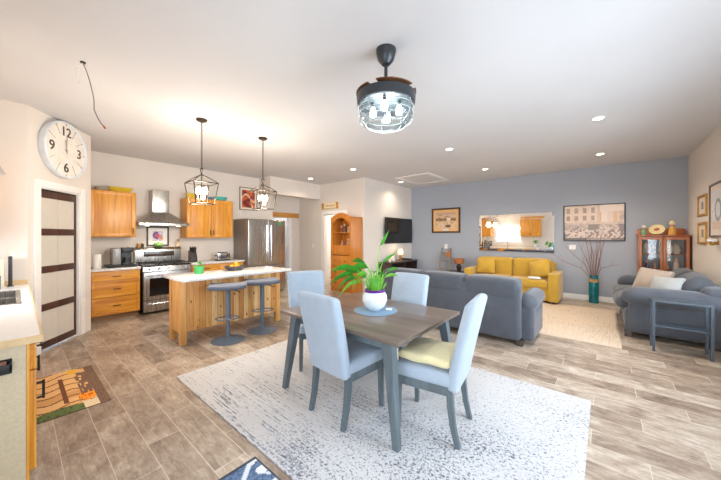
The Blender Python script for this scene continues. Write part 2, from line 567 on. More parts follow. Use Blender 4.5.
# pantry corner: the angled wall with a door opening
AX, AY, BX_, BY_ = -5.3, .1, -6.2, .77
ang_len = math.hypot(BX_ - AX, BY_ - AY); ang = math.atan2(BY_ - AY, BX_ - AX)      # local x runs along the wall, local -y faces the room
DS0, DS1, DZ = .165, .875, 2.10
w = MB(); w.box(0, DS0, 0, .1, 0, CZ); w.box(DS1, ang_len, 0, .1, 0, CZ); w.box(DS0, DS1, 0, .1, DZ, CZ)
struct(w.build('wall_pantry', M_beige, None, (AX, AY, 0), ang))
struct(MB().box(KX - .12, BX_, BY_ - .1, BY_, 0, CZ).build('wall_pantry_return', M_beige))
HXA = -6.7; RBX = -7.7
struct(MB().box(KX - .12, KX, BY_, 4.72, 0, CZ).build('wall_kitchen', M_beige))
struct(MB().box(HXA - .12, HXA, 4.3, DY, 2.6, CZ).box(KX, HXA - .12, 4.3, 4.42, 2.6, CZ).build('wall_kitchen_header', M_beige))
struct(MB().box(RBX - .12, HXA - .12, 4.42, DY, 2.72, 2.80).build('ceiling_recess', M_beige))
w = MB(); w.box(RBX - .12, RBX, 4.72, 4.95, 0, 2.8).box(RBX - .12, RBX, 5.62, DY, 0, 2.8).box(RBX - .12, RBX, 4.95, 5.62, 2.06, 2.8)
w.box(RBX - .12, KX - .03, 4.60, 4.70, 0, 2.8)
struct(w.build('wall_recess', M_beige))
# wall with the laundry doorway
w = MB(); Q0, Q1, QZ = -6.52, -5.66, 2.12
w.box(-9.4, Q0, DY, DY + .12, 0, CZ).box(Q1, TX, DY, DY + .12, 0, CZ).box(Q0, Q1, DY, DY + .12, QZ, CZ)
struct(w.build('wall_doorway', M_beige))
struct(MB().box(TX - .12, TX, DY + .12, BY, 0, CZ).build('wall_television', M_beige))
struct(MB().box(-7.6, -7.5, DY + .12, BY, 0, CZ).box(-7.5, TX - .12, BY, BY + .1, 0, CZ).build('wall_laundry', M_white))
struct(MB().box(-9.4, -9.3, 3.9, DY, 0, CZ).box(-9.3, RBX - .12, 3.9, 4.0, 0, CZ).build('wall_hall', M_white))

# baseboards
def baseboard(name, x0, x1, y0, y1):
    struct(MB().box(x0, x1, y0, y1, 0, .12, bevel=.004).build(name, M_white))
baseboard('baseboard_back', TX, RX, BY - .016, BY)
baseboard('baseboard_right', RX - .016, RX, 1.0, BY - .016)
baseboard('baseboard_television', TX, TX + .016, DY + .12, BY - .016)
baseboard('baseboard_doorway', -7.6, Q0 - .1, DY - .016, DY)
baseboard('baseboard_recess', RBX, RBX + .016, 5.73, DY - .016)

# pantry door and its casing
w = MB(); w.box(DS0 - .09, DS0, -.02, .0, 0, DZ + .09, bevel=.004).box(DS1, DS1 + .09, -.02, 0, 0, DZ + .09, bevel=.004)
w.box(DS0, DS1, -.02, 0, DZ, DZ + .09, bevel=.004)
w.box(DS0, DS0 + .015, 0, .1, 0, DZ).box(DS1 - .015, DS1, 0, .1, 0, DZ).box(DS0, DS1, 0, .1, DZ - .015, DZ)
struct(w.build('trim_1', M_white, None, (AX, AY, 0), ang))
M_espresso = wood('espresso_wood', '3A221B', '54342A', .4, 'z')
M_frost = mat('frosted_panel', 'CFC8BC', .28, var=.02)
d = struct(thing('door_1', 'bifold pantry door of frosted panels in dark brown rails', 'door', (AX, AY, 0), ang))
x0, x1 = DS0 + .02, DS1 - .02; zt = DZ - .035; zb = .02
fr = MB(); mid = (x0 + x1) / 2
for a, b in ((x0, x0 + .035), (x1 - .035, x1)): fr.box(a, b, .03, .065, zb, zt, bevel=.003)
nz = 4; hh = (zt - zb - .09) / nz
for i in range(nz + 1):
    z = zb + .045 + i * hh
    fr.box(x0 + .03, mid - .002, .03, .065, z - .045, z + .045, bevel=.003).box(mid + .002, x1 - .03, .03, .065, z - .045, z + .045, bevel=.003)
fr.build('door_frame', M_espresso, d)
for i in range(nz):
    for a, b in ((x0 + .03, mid - .003), (mid + .003, x1 - .03)):
        MB().box(a, b, .04, .055, zb + .045 + i * hh, zb + .045 + (i + 1) * hh).build('frosted_pane', M_frost, d)
MB().box(x0, x1, .03, .07, DZ - .033, DZ - .016).build('door_track', M_bronze, d)

# laundry door casing, orange board over the recess doorway
def casing(name, x0, x1, zt, y, m, sgn=-1, wd=.09):
    w = MB(); ya, yb = (y - .02, y) if sgn < 0 else (y, y + .02)
    w.box(x0 - wd, x0, ya, yb, 0, zt + wd, bevel=.004).box(x1, x1 + wd, ya, yb, 0, zt + wd, bevel=.004).box(x0, x1, ya, yb, zt, zt + wd, bevel=.004)
    w.box(x0, x0 + .015, y, y + .12, 0, zt).box(x1 - .015, x1, y, y + .12, 0, zt).box(x0, x1, y, y + .12, zt - .015, zt)
    return struct(w.build(name, m))
casing('trim_2', Q0, Q1, QZ, DY, M_white)
w = MB(); w.box(RBX, RBX + .02, 4.86, 4.95, 0, 2.06, bevel=.004).box(RBX, RBX + .02, 5.62, 5.71, 0, 2.06, bevel=.004)
w.box(RBX - .12, RBX, 4.95, 4.965, 0, 2.06).box(RBX - .12, RBX, 5.605, 5.62, 0, 2.06).box(RBX - .12, RBX, 4.95, 5.62, 2.045, 2.06)
struct(w.build('trim_3', M_white))
struct(MB().box(RBX, RBX + .03, 4.84, 5.99, 2.06, 2.21, bevel=.006).build('trim_4', wood('orange_oak_board', 'B97A30', 'D79B4C', .4, 'y')))

# windows
def window(name, ax, p0, p1, z0, z1, wall, out, mull, sill=True):
    """ax 'x': the opening lies in a plane of constant y"""
    o = struct(thing(name, 'white framed window pane letting in daylight', 'window'))
    f = MB(); g = MB(); t = .05
    def bx(mb, a, b, d0, d1, za, zb):
        lo, hi = sorted((wall + out * d0, wall + out * d1))
        if ax == 'x': mb.box(a, b, lo, hi, za, zb)
        else: mb.box(lo, hi, a, b, za, zb)
    bx(f, p0, p0 + t, 0, .1, z0, z1); bx(f, p1 - t, p1, 0, .1, z0, z1); bx(f, p0 + t, p1 - t, 0, .1, z0, z0 + t); bx(f, p0 + t, p1 - t, 0, .1, z1 - t, z1)
    for k in range(1, mull):
        c = p0 + (p1 - p0) * k / mull; bx(f, c - .025, c + .025, .02, .09, z0 + t, z1 - t)
    f.build('window_frame', M_white, o)
    bx(g, p0 + t, p1 - t, .05, .056, z0 + t, z1 - t); g.build('window_pane', M_glass, o)
    c = MB(); k = .07      # casing on the room side
    bx(c, p0 - k, p0, -.018, 0, z0 - k, z1 + k); bx(c, p1, p1 + k, -.018, 0, z0 - k, z1 + k); bx(c, p0, p1, -.018, 0, z1, z1 + k)
    bx(c, p0, p1, -.018, 0, z0 - k, z0)
    c.build('window_casing', M_white, o)
    return o
window('window_1', 'x', K0, K1, KZ0, KZ1, SY, -1, 2)
window('window_2', 'y', W0, W1, WZ0, WZ1, RX, 1, 3)
window('window_3', 'x', P0, P1, .03, PZ, SY, -1, 2)  # unseen patio door, put in as a daylight source

# ================================================================== CABINETS
M_pull = mat('dark_pull_metal', '2A2624', .4, .6)


def shaker(x0, x1, z0, z1, y, m, fw=.055):
    mb = MB(); t = .018
    mb.box(x0, x1, y - t, y, z0, z1, bevel=.002)
    mb.box(x0, x0 + fw, y - t - .014, y - t, z0, z1, bevel=.004).box(x1 - fw, x1, y - t - .014, y - t, z0, z1, bevel=.002)
    mb.box(x0 + fw, x1 - fw, y - t - .013, y - t, z0, z0 + fw, bevel=.004).box(x0 + fw, x1 - fw, y - t - .013, y - t, z1 - fw, z1, bevel=.002)
    return mb


def pull(cx, cz, y, vert, L=.11):
    p = MB(); yy = y - .032
    if vert:
        p.bar((cx, yy - .03, cz - L / 2), (cx, yy - .03, cz + L / 2), .012, .012)
        for s in (-1, 1): p.bar((cx, yy, cz + s * (L / 2 - .01)), (cx, yy - .03, cz + s * (L / 2 - .01)), .01, .01)
    else:
        p.bar((cx - L / 2, yy - .03, cz), (cx + L / 2, yy - .03, cz), .012, .012)
        for s in (-1, 1): p.bar((cx + s * (L / 2 - .01), yy, cz), (cx + s * (L / 2 - .01), yy - .03, cz), .01, .01)
    return p


def cabinet(label, loc, rz, w, d, z0, z1, fronts, group=None, toe=True, name='kitchen_cabinet', end=None, zb=None):
    o = thing(name, label, 'cabinet', loc, rz, group)
    b = MB(); zz = z0 + (.1 if toe else 0)
    b.box(0, w, -d, 0, zz, zb or z1, M_oak, bevel=.003)
    b.build('body', M_oak, o)
    if toe: MB().box(.005, w - .005, -d + .07, -.01, z0, zz).build('toe_kick', wood('toe_kick_wood', '8A6A48', 'A07E58', .5, 'x'), o)
    for kind, a, c, e, f, hx, hz in fronts:
        q = shaker(a, c, e, f, -d, M_oak if kind == 'door' else M_oakh, .055 if kind == 'door' else (.045 if f - e > .18 else .02))
        p = q.build(kind, M_oak if kind == 'door' else M_oakh, o)
        pull(hx, hz, -d, kind == 'door').build('handle', M_pull, p)
    return o


def drawers3(w, ztop=.86):
    g = .012
    return [('drawer', g, w - g, .70, ztop - .015, w / 2, .775), ('drawer', g, w - g, .415, .69, w / 2, .55), ('drawer', g, w - g, .11, .405, w / 2, .26)]


RK = R(90)   # kitchen wall: local x -> +Y, local -y -> +X
cabinet('oak three-drawer base cabinet under the coffee maker, left of the stove', (KX, .815, 0), RK, .685, .61, 0, .87, drawers3(.685))
cabinet('oak base cabinet with drawers between stove and fridge, behind the island', (KX, 2.38, 0), RK, 1.14, .61, 0, .87,
        [('drawer', .012, .565, .70, .845, .29, .775), ('drawer', .575, 1.128, .70, .845, .85, .775), ('door', .012, .565, .11, .69, .52, .6), ('door', .575, 1.128, .11, .69, .62, .6)])
cabinet('single-door oak wall cabinet left of the range hood, next to the pantry door', (KX, .815, 0), RK, .675, .39, 1.46, 2.30,
        [('door', .02, .655, 1.475, 2.285, .62, 1.57)], toe=False, name='wall_cabinet')
cabinet('two-door oak wall cabinet right of the range hood, under blue and teal bowls', (KX, 2.37, 0), RK, 1.0, .39, 1.44, 2.31,
        [('door', .015, .495, 1.455, 2.295, .465, 1.55), ('door', .505, .985, 1.455, 2.295, .535, 1.55)], toe=False, name='wall_cabinet')
# worktops on the stove wall
for lab, y0, y1 in (('white quartz worktop left of the stove, under the coffee maker', .785, 1.505), ('white quartz worktop right of the stove, under the toaster', 2.375, 3.53)):
    o = MB().box(0, y1 - y0, -.66, 0, .872, .91, bevel=.004).build('worktop', M_quartz, None, (KX, y0, 0), RK); tag(o, lab, 'worktop')
# sink run on the window wall
RS = R(180)  # local x -> -X, local -y -> +Y
SX1 = -2.56
xs = [SX1, -3.12, -3.70, -4.76, -5.28]
labs = ['oak base cabinet at the near end of the sink counter, black vertical handle', 'oak base cabinet second from the near end of the sink counter',
        'oak base cabinet under the kitchen sink', 'oak base cabinet at the far end of the sink counter, by the left wall']
for i in range(4):
    a, b = xs[i], xs[i + 1]; w_ = a - b
    if i == 2: fr_ = [('door', .012, w_ / 2 - .004, .11, .845, w_ / 2 - .05, .7), ('door', w_ / 2 + .004, w_ - .012, .11, .845, w_ / 2 + .05, .7)]
    else: fr_ = [('drawer', .012, w_ - .012, .70, .845, w_ / 2, .775), ('door', .012, w_ - .012, .11, .69, .06, .55)]
    cabinet(labs[i], (a, SY + .005, 0), RS, w_ - .002, .595, 0, .87, fr_, zb=.72 if i == 2 else None)
# near end panel of the sink counter
o = thing('laminate_panel', 'beige laminate end panel of the sink counter with oak edge', 'panel', (SX1, SY, 0))
M_lam = mat('beige_laminate', 'C6B596', .5, 0, .07, 60)
MB().box(.004, .03, .0, .592, 0, .868, bevel=.002).build('panel', M_lam, o)
MB().box(.004, .034, .592, .604, 0, .868, bevel=.002).build('edge_strip', M_oak, o)
wt = thing('sink_worktop', 'white laminate worktop with tan edge around the kitchen sink', 'worktop', (0, 0, 0))
b = MB(); SK0, SK1, SKY0, SKY1 = -4.72, -3.76, -.42, .035
x0, x1, y0, y1 = LX + .005, -2.51, SY + .005, .095
M_lamw = mat('white_laminate', 'E6E4E2', .25, 0, .03, 40)
b.box(x0, SK0, y0, y1, .872, .91).box(SK1, x1, y0, y1, .872, .91).box(SK0, SK1, y0, SKY0, .872, .91).box(SK0, SK1, SKY1, y1, .872, .91)
b.build('top', M_lamw, wt)
M_tan = wood('tan_edge', 'C9A878', 'DBBE92', .45, 'x')
MB().box(x1, x1 + .012, y0, y1 + .012, .868, .909).box(x0, x1, y1, y1 + .012, .868, .909).build('edge_band', M_tan, wt)
MB().box(x0, x0 + .02, y0, y1, .911, .96).box(x0 + .02, -2.6, y0, y0 + .02, .911, .96).build('backsplash', M_tan, wt)
sk = thing('kitchen_sink', 'stainless double basin sink set in the white counter', 'sink', (0, 0, 0))
b = MB(); tt = .008
b.box(SK0, SK1, SKY0, SKY0 + .03, .905, .915).box(SK0, SK1, SKY1 - .03, SKY1, .905, .915).box(SK0, SK0 + .03, SKY0, SKY1, .905, .915).box(SK1 - .03, SK1, SKY0, SKY1, .905, .915)
b.build('rim', M_steel, sk)
for a, c in ((SK0 + .02, -4.25), (-4.22, SK1 - .02)):
    b = MB(); z0, z1 = .74, .905; e0, e1 = SKY0 + .02, SKY1 - .02
    b.box(a, c, e0, e1, z0, z0 + tt).box(a, a + tt, e0, e1, z0, z1).box(c - tt, c, e0, e1, z0, z1).box(a, c, e0, e0 + tt, z0, z1).box(a, c, e1 - tt, e1, z0, z1)
    b.build('basin', M_steel, sk)
MB().box(-4.25, -4.22, SKY0 + .02, SKY1 - .02, .80, .908).build('divider', M_steel, sk)
fa = thing('kitchen_faucet', 'chrome gooseneck faucet behind the kitchen sink', 'faucet', (-4.08, -.47, .911))
MB().cyl((0, 0), .028, 0, .03).build('base', M_chrome, fa)
MB().tube([(0, 0, .03), (0, 0, .26)] + [(0, .09 - .09 * math.cos(t), .26 + .09 * math.sin(t)) for t in [PI * k / 8 for k in range(1, 9)]] + [(0, .18, .2)], .012).build('spout', M_chrome, fa)
MB().tube([(.03, 0, .02), (.09, 0, .06)], .008).build('lever', M_chrome, fa)
# upper cabinets flanking the sink window
cabinet('oak wall cabinet left of the mirror reflection, between sink window and left wall', (-4.88, SY, 0), RS, .41, .33, 1.46, 2.35,
        [('door', .015, .395, 1.475, 2.335, .06, 1.57)], toe=False, name='wall_cabinet')
cabinet('two-door oak wall cabinet near the camera beside the sink window, seen in the mirror', (-2.50, SY, 0), RS, .93, .33, 1.46, 2.35,
        [('door', .015, .46, 1.475, 2.335, .43, 1.57), ('door', .47, .915, 1.475, 2.335, .5, 1.57)], toe=False, name='wall_cabinet')
bl = thing('window_blind', 'white half-lowered blind over the kitchen sink window', 'blind', ((K0 + K1) / 2, SY, 0))
wv = (K1 - K0) / 2 - .0
MB().box(-wv, wv, .02, .07, 2.03, 2.09, bevel=.004).build('head_rail', M_white, bl)
b = MB()
for k in range(11):
    z = 2.02 - k * .035; b.box(-wv + .02, wv - .02, .025, .055, z - .011, z + .012, M=None)
b.build('slats', M_white, bl)
MB().box(-wv + .02, wv - .02, .025, .055, 1.63, 1.655, bevel=.003).tube([(-wv * .6, .04, 1.65), (-wv * .6, .04, 2.04)], .002).tube([(wv * .6, .04, 1.65), (wv * .6, .04, 2.04)], .002).build('bottom_rail', M_white, bl)

# ================================================================== STOVE, HOOD, FRIDGE
st = thing('kitchen_stove', 'stainless gas stove with oven between the oak base cabinets', 'stove', (KX, 1.53, 0), RK)
SW = .82; SD = .68
MB().box(0, SW, -SD + .05, -.02, .06, .90, bevel=.004).build('body', mat('dark_stove_side', '2C2A2A', .4, .5), st)
MB().box(.005, SW - .005, -SD, -.04, .90, .925, bevel=.004).build('cooktop', mat('cooktop_enamel', '201E1E', .3, .3), st)
b = MB()
for k in range(3):
    xa = .03 + k * .26; xb = xa + .24
    for yy in (-.60, -.36, -.12): b.box(xa, xb, yy - .008, yy + .008, .945, .96)
    for xx in (xa, (xa + xb) / 2, xb): b.box(xx - .008, xx + .008, -.61, -.11, .945, .96)
    for xx in (xa, xb):
        for yy in (-.60, -.12): b.box(xx - .008, xx + .008, yy - .008, yy + .008, .924, .95)
b.build('burner_grates', mat('cast_iron', '241F1E', .6, .2), st)
MB().prism([(-SD, .80), (-SD + .06, .80), (-SD + .06, .905), (-SD + .02, .905)], 'x', .0, SW, bevel=.003).build('control_panel', M_steel, st)
for k in range(5):
    MB().cyl((0, 0), .024, 0, .03, M=Matrix.Translation((.1 + k * .155, -SD + .006, .852)) @ Matrix.Rotation(R(80), 4, 'X')).build('knob', M_chrome, st)
dr = MB().box(.01, SW - .01, -SD - .005, -SD + .05, .27, .79, bevel=.004).build('oven_door', M_steel, st)
MB().box(.10, SW - .10, -SD - .010, -SD - .004, .34, .68, bevel=.003).build('oven_window', mat('oven_glass', '151314', .08, 0, .02), dr)
MB().tube([(.06, -SD - .05, .735), (SW - .06, -SD - .05, .735)], .013).tube([(.08, -SD, .735), (.08, -SD - .05, .735)], .009).tube([(SW - .08, -SD, .735), (SW - .08, -SD - .05, .735)], .009).build('oven_handle', M_chrome, dr)
bd = MB().box(.01, SW - .01, -SD - .005, -SD + .05, .05, .255, bevel=.004).build('warming_drawer', M_steel, st)
MB().tube([(.06, -SD - .035, .2), (SW - .06, -SD - .035, .2)], .010).tube([(.08, -SD, .2), (.08, -SD - .035, .2)], .007).tube([(SW - .08, -SD, .2), (SW - .08, -SD - .035, .2)], .007).build('drawer_handle', M_chrome, bd)
MB().prism([(-.12, .925), (-.02, .925), (-.02, 1.25), (-.08, 1.25), (-.12, 1.20)], 'x', 0, SW, bevel=.006).build('back_panel', M_steel, st)
MB().box(.14, SW - .14, -.126, -.11, 1.06, 1.16, bevel=.002).build('display', mat('stove_display', '3B2F28', .15), st)

hd = thing('range_hood', 'stainless pyramid range hood with chimney above the stove', 'range hood', (KX, 1.50, 0), RK)
HW = .86
b = MB().box(0, HW, -.54, 0, 1.685, 1.735, bevel=.003)
t = bmesh.new()
lo = [(0, -.54), (HW, -.54), (HW, 0), (0, 0)]; hi = [(.28, -.28), (HW - .28, -.28), (HW - .28, 0), (.28, 0)]
A = [t.verts.new((x, y, 1.735)) for x, y in lo]; B = [t.verts.new((x, y, 1.96)) for x, y in hi]
t.faces.new(A[::-1]); t.faces.new(B)
for i in range(4): t.faces.new((A[i], A[(i + 1) % 4], B[(i + 1) % 4], B[i]))
b._merge(t); b.build('canopy', M_steel, hd)
MB().box(.285, HW - .285, -.275, 0, 1.96, 2.42, bevel=.003).build('chimney', M_steel, hd)
for xx in (.16, HW - .16):
    MB().cyl((xx, -.42), .035, 1.679, 1.687).build('hood_lamp', glow('hood_lamp_glow', 'FFE3B8', 8), hd)
hl = bpy.data.lights.new('hood_light', 'SPOT'); hl.energy = 20; hl.color = WARM; hl.spot_size = R(120); hl.spot_blend = .6; hl.shadow_soft_size = .05
ho = bpy.data.objects.new('hood_light', hl); COL.objects.link(ho); ho.location = (KX + .40, 1.93, 1.67)

fg = thing('refrigerator', 'stainless french-door refrigerator right of the oak cabinets', 'refrigerator', (KX, 3.57, 0), RK)
FW = 1.05; FD = .74
M_fside = mat('fridge_side_grey', '8A7F76', .45, .3)
MB().box(0, FW, -FD + .06, -.03, .03, 1.90, bevel=.006).build('body', M_fside, fg)
for s, (a, c) in (('l', (.0, FW / 2 - .003)), ('r', (FW / 2 + .003, FW))):
    dd = MB().soft(a, c, -FD - .01, -FD + .055, .75, 1.885, .018, n=3).build('door', M_steel, fg)
    hx = c - .06 if s == 'l' else a + .06
    MB().tube([(hx, -FD - .06, .86), (hx, -FD - .065, 1.3), (hx, -FD - .06, 1.74)], .013).tube([(hx, -FD, .9), (hx, -FD - .06, .9)], .01).tube([(hx, -FD, 1.7), (hx, -FD - .06, 1.7)], .01).build('handle', M_chrome, dd)
dd = MB().soft(0, FW, -FD - .01, -FD + .055, .08, .742, .018, n=3).build('freezer_drawer', M_steel, fg)
MB().tube([(.1, -FD - .06, .66), (FW - .1, -FD - .06, .66)], .013).tube([(.14, -FD, .66), (.14, -FD - .06, .66)], .01).tube([(FW - .14, -FD, .66), (FW - .14, -FD - .06, .66)], .01).build('handle', M_chrome, dd)
o = MB().box(0, .07, -.006, 0, 0, .09, bevel=.002).build('fridge_magnet', mat('green_magnet', '2FA66B', .5), None, (KX + FD + .0105, 4.40, 1.75), RK); tag(o, 'small green magnet on the right refrigerator door', 'magnet')

# ================================================================== KITCHEN SMALL THINGS
o = MB().lathe([(0, 0), (.055, 0), (.058, .004), (.058, .245), (.055, .25), (.02, .25), (.018, .235), (0, .235)]).build('paper_towel_roll', mat('paper_white', 'EFE9E0', .9), None, (-6.78, .92, .911)); tag(o, 'white paper towel roll standing left of the coffee maker', 'paper towel')
tr = tag(MB().prism([(-.17, 0), (.17, 0), (.18, .045), (-.18, .045)], 'x', -.0, .44, bevel=.004).build('coffee_tray', mat('black_pod_drawer', '2B2A2C', .35, .3), None, (-6.90, 1.04, .911), 0), 'black flat pod drawer under the coffee maker', 'tray')
tr.rotation_euler.z = RK; tr.location = (-6.88, 1.05, .911)
cm = thing('coffee_maker', 'black and grey pod coffee maker on the worktop left of the stove', 'coffee maker', (-6.9, 1.13, .957), RK)
MB().box(0, .12, -.12, .13, 0, .30, bevel=.012).build('water_tank', mat('grey_tank_plastic', '8D8A86', .25), cm)
b = MB().box(.13, .30, .0, .13, 0, .30, bevel=.012).box(.13, .30, -.12, .01, .22, .31, bevel=.012).box(.14, .29, -.13, 0, 0, .03, bevel=.006)
b.build('body', M_black, cm)
MB().tube([(.15, -.13, .30), (.215, -.145, .315), (.28, -.13, .30)], .008).build('handle', M_chrome, cm)
cup = MB(); cup.lathe([(0, 0), (.035, 0), (.04, .09), (.036, .09), (.032, .006), (0, .006)]); tag(cup.build('drip_cup', mat('dark_mug', '47484D', .3), None, (-6.83, 1.345, .988)), 'dark cup standing on the coffee maker drip tray', 'cup')
# bits on the stove back panel
g = thing('garlic_pot', 'small green lidded pot on top of the stove back panel', 'pot', (KX + .09, 1.93, 1.252))
MB().lathe([(0, 0), (.05, 0), (.085, .035), (.085, .06), (.06, .08), (0, .085)]).build('body', mat('green_glaze', '6F9A4A', .25), g)
MB().ball((0, 0, .095), .014).build('lid_knob', mat('green_glaze', '6F9A4A', .25), g)
for y, nm, cat, c, lab in ((1.60, 'salt_shaker', 'shaker', 'C98A3A', 'orange-brown shaker on the left end of the stove back panel'), (1.67, 'pepper_shaker', 'shaker', '4A3A30', 'dark shaker next to the orange one on the stove back panel')):
    o = thing(nm, lab, cat, (KX + .06, y, 1.252))
    MB().lathe([(0, 0), (.024, 0), (.028, .05), (.018, .075), (0, .075)]).build('body', mat(nm + '_body', c, .4), o)
    MB().lathe([(0, .075), (.019, .075), (.016, .098), (0, .1)]).build('cap', mat(nm + '_cap', 'E9DCC6', .4), o)
u = thing('utensil_crock', 'cream crock of wooden utensils right of the stove back panel', 'utensil holder', (KX + .1, 2.30, 1.252))
MB().lathe([(0, 0), (.04, 0), (.045, .09), (.04, .09), (.036, .008), (0, .008)]).build('crock', mat('cream_glaze', 'D8C5A4', .35), u)
for k in range(3):
    a = k * 2.1; MB().tube([(0, 0, .02), (.02 * math.cos(a), .02 * math.sin(a), .13)], .005).ball((.024 * math.cos(a), .024 * math.sin(a), .145), .014, sc=(1, .5, 1.4)).build('wooden_spoon', mat('spoon_wood', 'C08A50', .5), u)
# small framed picture leaning on the wall behind the stove
def art_stove(u, v):
    if not (.22 < u < .78 and .22 < v < .80): return (240, 232, 222)
    a = math.hypot(u - .45, v - .55)
    if a < .13: return (208, 90, 110)
    if a < .22 and u < .5: return (90, 70, 150)
    if .55 < u < .72 and .3 < v < .5: return (230, 150, 90)
    if hsh(int(u * 14), int(v * 14)) > .82: return (150, 130, 190)
    return (215, 196, 214)
def framed(name, label, loc, rz, w, h, fcol_mat, fw, fn, nx, ny, mat_w=0, mat_c=None, depth=.022, group=None, pane=False):
    o = thing(name, label, 'picture', loc, rz, group)
    f = MB(); a, b_ = w / 2, h / 2
    f.box(-a, -a + fw, -depth, 0, -b_, b_, bevel=.002).box(a - fw, a, -depth, 0, -b_, b_, bevel=.002)
    f.box(-a + fw, a - fw, -depth, 0, -b_, -b_ + fw, bevel=.002).box(-a + fw, a - fw, -depth, 0, b_ - fw, b_, bevel=.002)
    f.build('frame', fcol_mat, o)
    MB().box(-a + fw * .5, a - fw * .5, -.006, -.001, -b_ + fw * .5, b_ - fw * .5).build('mount_board', mat_c or M_white, o)
    picture_mesh('print', w - 2 * (fw + mat_w), h - 2 * (fw + mat_w), nx, ny, fn, o, -.008, M_print)
    return o
framed('framed_picture', 'black framed picture with purple and pink flower print behind the stove', (KX + .001, 1.945, 1.475), RK, .40, .41, mat('black_frame', '2B2422', .4), .028, art_stove, 40, 40)
kb = thing('knife_block', 'dark knife block with black handles beside the stove', 'knife block', (-6.90, 2.50, .911), RK)
MB().prism([(-.09, 0), (.07, 0), (.07, .23), (-.01, .27), (-.09, .10)], 'x', -.065, .065, bevel=.004).build('block', mat('dark_block_wood', '3A3230', .5), kb)
for k in range(6):
    xx = -.045 + (k % 3) * .045; yy = -.03 + (k // 3) * .06
    MB().tube([(xx, yy, .20 + .025 * (k // 3)), (xx, yy - .035, .32 + .02 * (k // 3))], .012, seg=6, flat=(1, .7)).build('knife_handle', M_black, kb)
ts = thing('toaster', 'chrome two-slot toaster on the worktop left of the fridge', 'toaster', (-6.9, 3.0, .911), RK)
MB().soft(0, .30, -.09, .09, .012, .19, .03, n=3).build('body', M_chrome, ts)
b = MB()
for yy in (-.04, .04): b.box(.04, .26, yy - .012, yy + .012, .188, .1925)
b.build('bread_slots', M_black, ts)
MB().box(-.02, 0, -.012, .012, .10, .13, bevel=.003).box(.0, .30, -.085, .085, 0, .014).build('lever', M_black, ts)
# bowls on top of the wall cabinets
def bowl(name, label, loc, r, h, m, sc_=(1, 1), th=.006):
    b = MB(); b.lathe([(0, 0), (r * .6, 0), (r * .85, h * .4), (r, h), (r - th, h), (r * .85 - th, h * .42), (r * .58, th), (0, th)], scale=sc_, seg=28)
    return tag(b.build(name, m, None, loc), label, 'bowl')
bowl('casserole_dish', 'mustard yellow oval dish on top of the left wall cabinet', (-7.0, 1.28, 2.301), .17, .09, mat('mustard_enamel', 'D3B534', .3), (.6, 1.15))
bowl('mixing_bowl', 'grey mixing bowl on the left wall cabinet, behind the yellow dish', (-7.02, 1.02, 2.301), .12, .07, mat('grey_enamel', 'A9A39A', .4), (.9, .9))
bowl('mixing_bowl', 'yellow bowl on the left end of the right wall cabinet', (-7.0, 2.5, 2.311), .11, .10, mat('yellow_enamel', 'E0C23C', .3))
bowl('mixing_bowl', 'small blue bowl between the yellow and teal bowls on the cabinet', (-7.0, 2.85, 2.311), .12, .055, mat('blue_enamel', '3E78B4', .3))
bowl('mixing_bowl', 'teal bowl on the right end of the right wall cabinet', (-7.0, 3.14, 2.311), .16, .085, mat('teal_enamel', '4FB8A8', .3))
def art_red(u, v):
    n = hsh(int(u * 9), int(v * 11)); m_ = math.sin(u * 7 + 3 * math.sin(v * 6)) * .5 + .5
    if abs(v - .55 - .2 * math.sin(u * 5)) < .06: return (240, 190, 150)
    if m_ > .7: return (206, 96, 48)
    if n > .6: return (150, 52, 34)
    return (112, 34, 30) if m_ < .35 else (176, 70, 40)
framed('framed_picture', 'thin framed red abstract picture on the wall above the fridge', (KX + .001, 3.985, 2.46), RK, .50, .60, mat('grey_wood_frame', '6E5C4E', .5), .02, art_red, 36, 40, .05, mat('picture_mount', 'EADCCB', .7))
# double wall outlet on the left wall, white box below
o = thing('wall_outlet', 'double white wall outlet left of the pantry door above the counter', 'outlet', (LX + .001, .022, 1.262), RK)
MB().box(-.075, .075, -.006, 0, -.06, .06, bevel=.003).build('cover_plate', mat('ivory_plastic', 'E4DACC', .4), o)
for xx in (-.036, .036): MB().box(xx - .018, xx + .018, -.010, -.004, -.035, .035, bevel=.003).build('socket', mat('outlet_white', 'F1EDE6', .35), o)
# spice rack by the wall
sr = thing('spice_rack', 'dark two-tier spice rack on the sink counter by the left wall', 'rack', (-5.03, -.36, .911))
MB().box(-.13, .13, -.09, .05, 0, .015).box(-.13, .13, -.09, .05, .16, .17).box(-.13, -.118, -.09, .05, 0, .31).box(.118, .13, -.09, .05, 0, .31).build('rack_frame', M_black, sr)
cs = ['B55A2A', 'C9A13A', '5A7A3A', '8A2E22', 'E0D2B0', '6A4A30']
for k in range(8):
    xx = -.085 + (k % 4) * .057; zz = .016 if k < 4 else .171
    o = thing('spice_jar', 'small glass spice jar standing in the dark spice rack', 'jar', (-5.03 + xx, -.38, .911 + zz), 0, 'spice jars in the counter rack')
    MB().cyl((0, 0), .022, 0, .085, seg=12).build('jar_body', mat('spice_%d' % (k % 6), cs[k % 6], .3), o)
    MB().cyl((0, 0), .022, .086, .105, seg=12).build('lid', M_black, o)
o = thing('dish_soap_bottle', 'blue soap bottle on the sink counter near the left wall', 'bottle', (-4.93, -.13, .911))
MB().lathe([(0, 0), (.032, 0), (.034, .14), (.014, .18), (.014, .20), (0, .2)], seg=16).build('bottle_body', mat('blue_soap', '3F7FA8', .2), o)
MB().cyl((0, 0), .015, .20, .225, seg=12).tube([(0, 0, .225), (0, .0, .245), (.03, 0, .245)], .005).build('pump', M_white, o)
